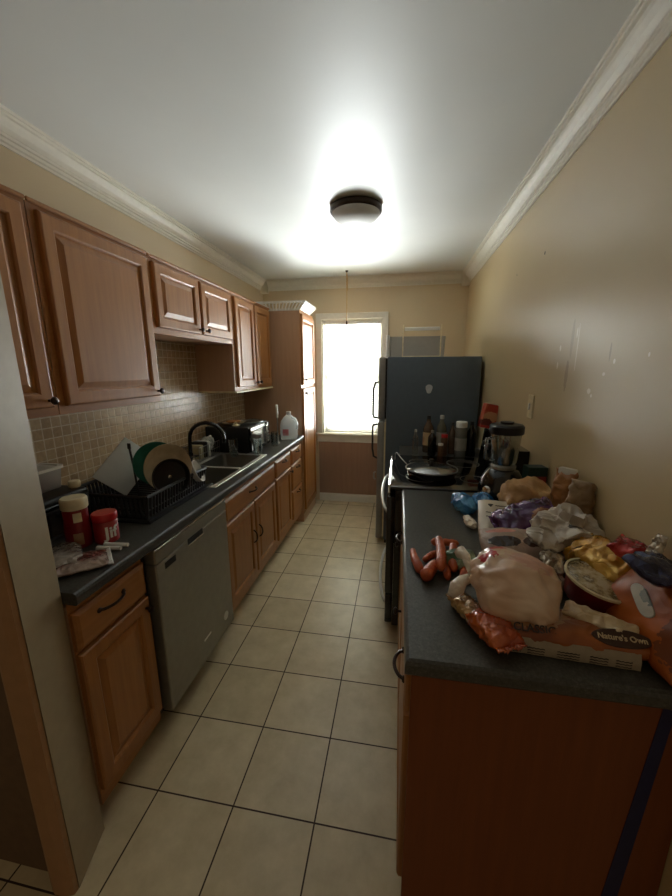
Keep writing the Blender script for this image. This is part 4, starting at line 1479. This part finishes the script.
# crinkled silver packet
M['silver'] = foil('silver_film', (170, 158, 138), (216, 206, 186), .14, .5, 40, .9, .6)
t = thing('silver_packet', 'crinkled silvery packet squeezed between the knotted bag and the tub', 'wrapped snack', (.462, 1.065, .972), rot=(.2, -.5, 1.3))
pillow('film', M['silver'], t, (.12, .06, .035), 41, .012, 40)

# orange snack bag along the wall with a white oval label
M['orangebag'] = foil('orange_bag', (150, 72, 16), (176, 90, 24), .32, .05, 12, .3, .15, [((.10, .0, .05), (.06, .12, .1), (120, 60, 26), .5)])
t = thing('snack_bag', 'large orange snack bag with a white oval label against the right wall', 'snack bag', (.598, .832, .998), rot=(0, math.radians(5), math.radians(-84)))
TI = Matrix.Rotation(math.radians(52), 4, 'X')
pillow('bag', M['orangebag'], t, (.26, .17, .062), 51, .008, 12, mtx=TI)
seal('seal', M['cream'], t, -.128, .15, .018, mtx=TI)
b = MB()
for zz, s_ in ((.030, 1), (.0405, 1), (.0415, .96)):
    pass
rings = []
for zz, s_ in ((.022, 1), (.0345, 1), (.0355, .95)):
    ring = []
    for i in range(36):
        a = 2 * PI * i / 36
        x, y = .046 * math.cos(a), (.019 + .004 * math.cos(2 * a + .6)) * math.sin(a)
        ring.append((s_ * (x * .95 + y * .30) - .026, s_ * (y * .95 - x * .30) + .004, zz))
    rings.append(ring)
b.loops(rings, mat=TI)
M['ovalwhite'] = foil('oval_label', (206, 200, 186), (182, 178, 166), .4, 0, 30, .1, .2, [((-.02, -.015, .035), (.022, .010, .04), (128, 136, 132), 1.2)])
b.build('oval_label', M['ovalwhite'], t, local=True)

M['bluefoil'] = foil('blue_foil', (22, 24, 58), (48, 48, 92), .12, .5, 26, .9, .8)
t = thing('snack_bag', 'small dark blue foil bag on top of the orange bag by the wall', 'snack bag', (.598, .865, 1.098), rot=(.25, .1, .5))
pillow('bag', M['bluefoil'], t, (.105, .095, .045), 61, .012, 34)
M['goldfoil'] = foil('gold_foil', (196, 142, 40), (232, 190, 92), .16, .4, 22, .9, .7)
t = thing('snack_bag', 'shiny gold foil bag between the crumpled grey bag and the red tub', 'snack bag', (.594, 1.048, 1.008), rot=(.35, .10, -1.15))
pillow('bag', M['goldfoil'], t, (.205, .115, .10), 62, .018, 24)
M['redfoil'] = foil('red_foil', (150, 22, 26), (196, 56, 52), .2, .3, 24, .8, .6)
t = thing('candy_bag', 'small red snack bag behind the gold foil bag against the wall', 'snack bag', (.618, .985, 1.082), rot=(.3, .15, -1.0))
pillow('bag', M['redfoil'], t, (.095, .065, .042), 63, .010, 30)
t = thing('foil_packet', 'small silver foil tip sticking up behind the dark blue bag', 'foil packet', (.630, .93, 1.118), rot=(0, -1.2, .3))
pillow('film', M['silver'], t, (.075, .03, .014), 64, .006, 40)

# crumpled grey grocery sack
M['greysack'] = foil('grey_sack', (182, 172, 158), (210, 202, 190), .32, 0, 13, .9, .3, [((.0, -.06, .07), (.03, .02, .02), (62, 50, 44), .9), ((.06, -.02, .07), (.022, .016, .02), (70, 56, 48), .9)])
t = thing('shopping_bag', 'crumpled grey plastic grocery sack heaped against the right wall', 'plastic bag', (.564, 1.215, 1.010), rot=(0, 0, -.15))
crumple((.088, .108, .085), 71, .46, 15, 6, -.092, .15).build('sack', M['greysack'], t, smooth=22, local=True)
t = thing('shopping_bag', 'flattened tail of a grey plastic sack spread in front of the heaped one', 'plastic bag', (.49, 1.165, 1.02), rot=(.2, .1, .3))
crumple((.075, .05, .022), 72, .35, 20, 5).build('sack', M['greysack'], t, smooth=30, local=True)

# two upright brown packs by the wall
M['brownpack'] = foil('brown_pack', (150, 98, 52), (186, 138, 84), .38, 0, 20, .5, .3)
M['taupepack'] = foil('taupe_pack', (132, 106, 74), (158, 132, 96), .4, 0, 16, .5, .2)
RY = Matrix.Rotation(-PI / 2, 4, 'Y')
t = thing('upright_pack', 'upright tan paper pack with a white folded top, behind the grey sack', 'food pack', (.612, 1.392, 1.052), rot=(0, .06, .7))
pillow('pack', M['brownpack'], t, (.262, .078, .06), 73, .016, 24, mtx=RY)
b = MB().box((-.012, -.03, .116), (.014, .03, .142), .006, 2)
b.build('folded_top', M['white'], t, smooth=40, local=True)
t = thing('upright_pack', 'upright dull brown pack leaning on the wall beside the white-topped one', 'food pack', (.622, 1.295, 1.06), rot=(0, .05, .7))
pillow('pack', M['taupepack'], t, (.235, .075, .055), 74, .016, 24, mtx=RY)

# tan paper bag lying across the back
M['paperbag'] = foil('paper_bag', (176, 134, 84), (206, 164, 110), .6, 0, 14, .7, 0)
t = thing('paper_bag', 'crumpled tan paper bag lying on its side in front of the blender', 'paper bag', (.545, 1.575, 1.008), rot=(.1, -.22, .02))
pillow('bag', M['paperbag'], t, (.205, .17, .155), 75, .028, 15)
# dark green box
M['greenbox'] = plain('green_box', (24, 52, 44), .45)
M['redprint'] = foil('red_print', (150, 60, 56), (196, 150, 130), .5, 0, 40, .05, 0)
t = thing('cardboard_carton', 'dark green carton with a reddish label behind the tan paper bag', 'carton', (.608, 1.675, ZC), rot=(0, 0, .12))
MB().box((-.042, -.03, .0006), (.040, .03, .212), .002).build('carton', M['greenbox'], t, local=True)
MB().box((-.0425, -.0308, .128), (.036, -.0302, .172), .0002).build('label', M['redprint'], t, local=True)

# white labelled pack, tilted
M['packwhite'] = foil('white_pack', (196, 182, 160), (210, 198, 178), .35, 0, 12, .3, .3)
t = thing('paper_pack', 'flat white paper pack with small dark print, beside the blue bags', 'food pack', (.415, 1.445, .962), rot=(math.radians(17), 0, -.16))
pillow('pack', M['packwhite'], t, (.165, .215, .06), 81, .003, 14, ends=.02)
b = MB()
rings = [[(-.035 + .011 * math.cos(2 * PI * i / 3 - PI / 2), .045 + .011 * math.sin(2 * PI * i / 3 - PI / 2), zz) for i in range(3)] for zz in (.026, .0312)]
b.loops(rings)
b.build('logo', M['ink'], t, local=True)
FL = Matrix.Translation((0, 0, .029)) @ Matrix.Rotation(-PI / 2, 4, 'X')
for x0, x1, yy, a in ((-.018, .045, .043, .0025), (-.055, -.01, -.004, .0015), (-.055, .02, -.03, .001)):
    squiggle('lettering', t, x0, x1, 0, yy, a, .0012, .0022, .0045, Matrix.Translation((0, 0, .029)) @ Matrix(((1, 0, 0, 0), (0, 0, 1, 0), (0, -1, 0, 0), (0, 0, 0, 1))))
# purple pack
M['purple'] = foil('purple_wrap', (72, 36, 84), (104, 62, 110), .14, .3, 20, .8, .8, [((.05, -.03, .0), (.05, .04, .05), (150, 104, 84), .4)])
t = thing('snack_pack', 'shiny purple foil pack lying across the white pack', 'snack bag', (.468, 1.338, 1.016), rot=(.5, -.34, .08))
pillow('wrapper', M['purple'], t, (.21, .12, .065), 82, .015, 26)
seal('seal', M['purple'], t, -.094, .085, .02)
# clear tray pack with dark contents
M['clearpack'] = foil('clear_pack', (168, 144, 128), (196, 172, 156), .18, 0, 26, .6, .8, [((-.055, -.012, .02), (.052, .022, .04), (56, 32, 26), .25), ((.035, -.012, .02), (.032, .020, .04), (74, 46, 38), .3), ((-.06, .034, .02), (.05, .010, .04), (214, 138, 122), .3)])
t = thing('sausage_pack', 'clear packet showing dark slices, lying between the purple pack and the knotted bag', 'food pack', (.425, 1.225, .968), rot=(.45, -.06, -.05))
pillow('film', M['clearpack'], t, (.26, .115, .05), 83, .006, 26)
seal('seal', M['clearpack'], t, .128, .10, .02)

# blue bags with a white tail
M['bluebag'] = foil('blue_bag', (30, 108, 172), (84, 156, 204), .2, .1, 34, .8, .6)
t = thing('blue_bag', 'bright blue plastic bag at the range end of the groceries, knotted toward the aisle', 'plastic bag', (.302, 1.64, .948), rot=(0, 0, .3))
crumple((.042, .075, .040), 91, .3, 22, 5, -.033).build('film', M['bluebag'], t, smooth=35, local=True)
t = thing('blue_bag', 'smaller blue plastic bag between its twin and the blender', 'plastic bag', (.395, 1.675, .946), rot=(0, 0, -.3))
crumple((.048, .060, .038), 92, .3, 24, 5, -.031).build('film', M['bluebag'], t, smooth=35, local=True)
t = thing('twisted_film', 'white twist of plastic film between the blue bag and the white pack', 'plastic film', (.305, 1.46, .934), rot=(0, 0, .2))
crumple((.020, .055, .018), 93, .35, 40, 4, -.019).build('film', M['knot'], t, smooth=35, local=True)
t = thing('small_carton', 'small cream carton standing between the blue bags and the tan paper bag', 'carton', (.452, 1.735, ZC), rot=(0, 0, -.1))
MB().box((-.034, -.022, .0005), (.034, .022, .072), .008, 2).build('carton', M['cream'], t, smooth=40, local=True)
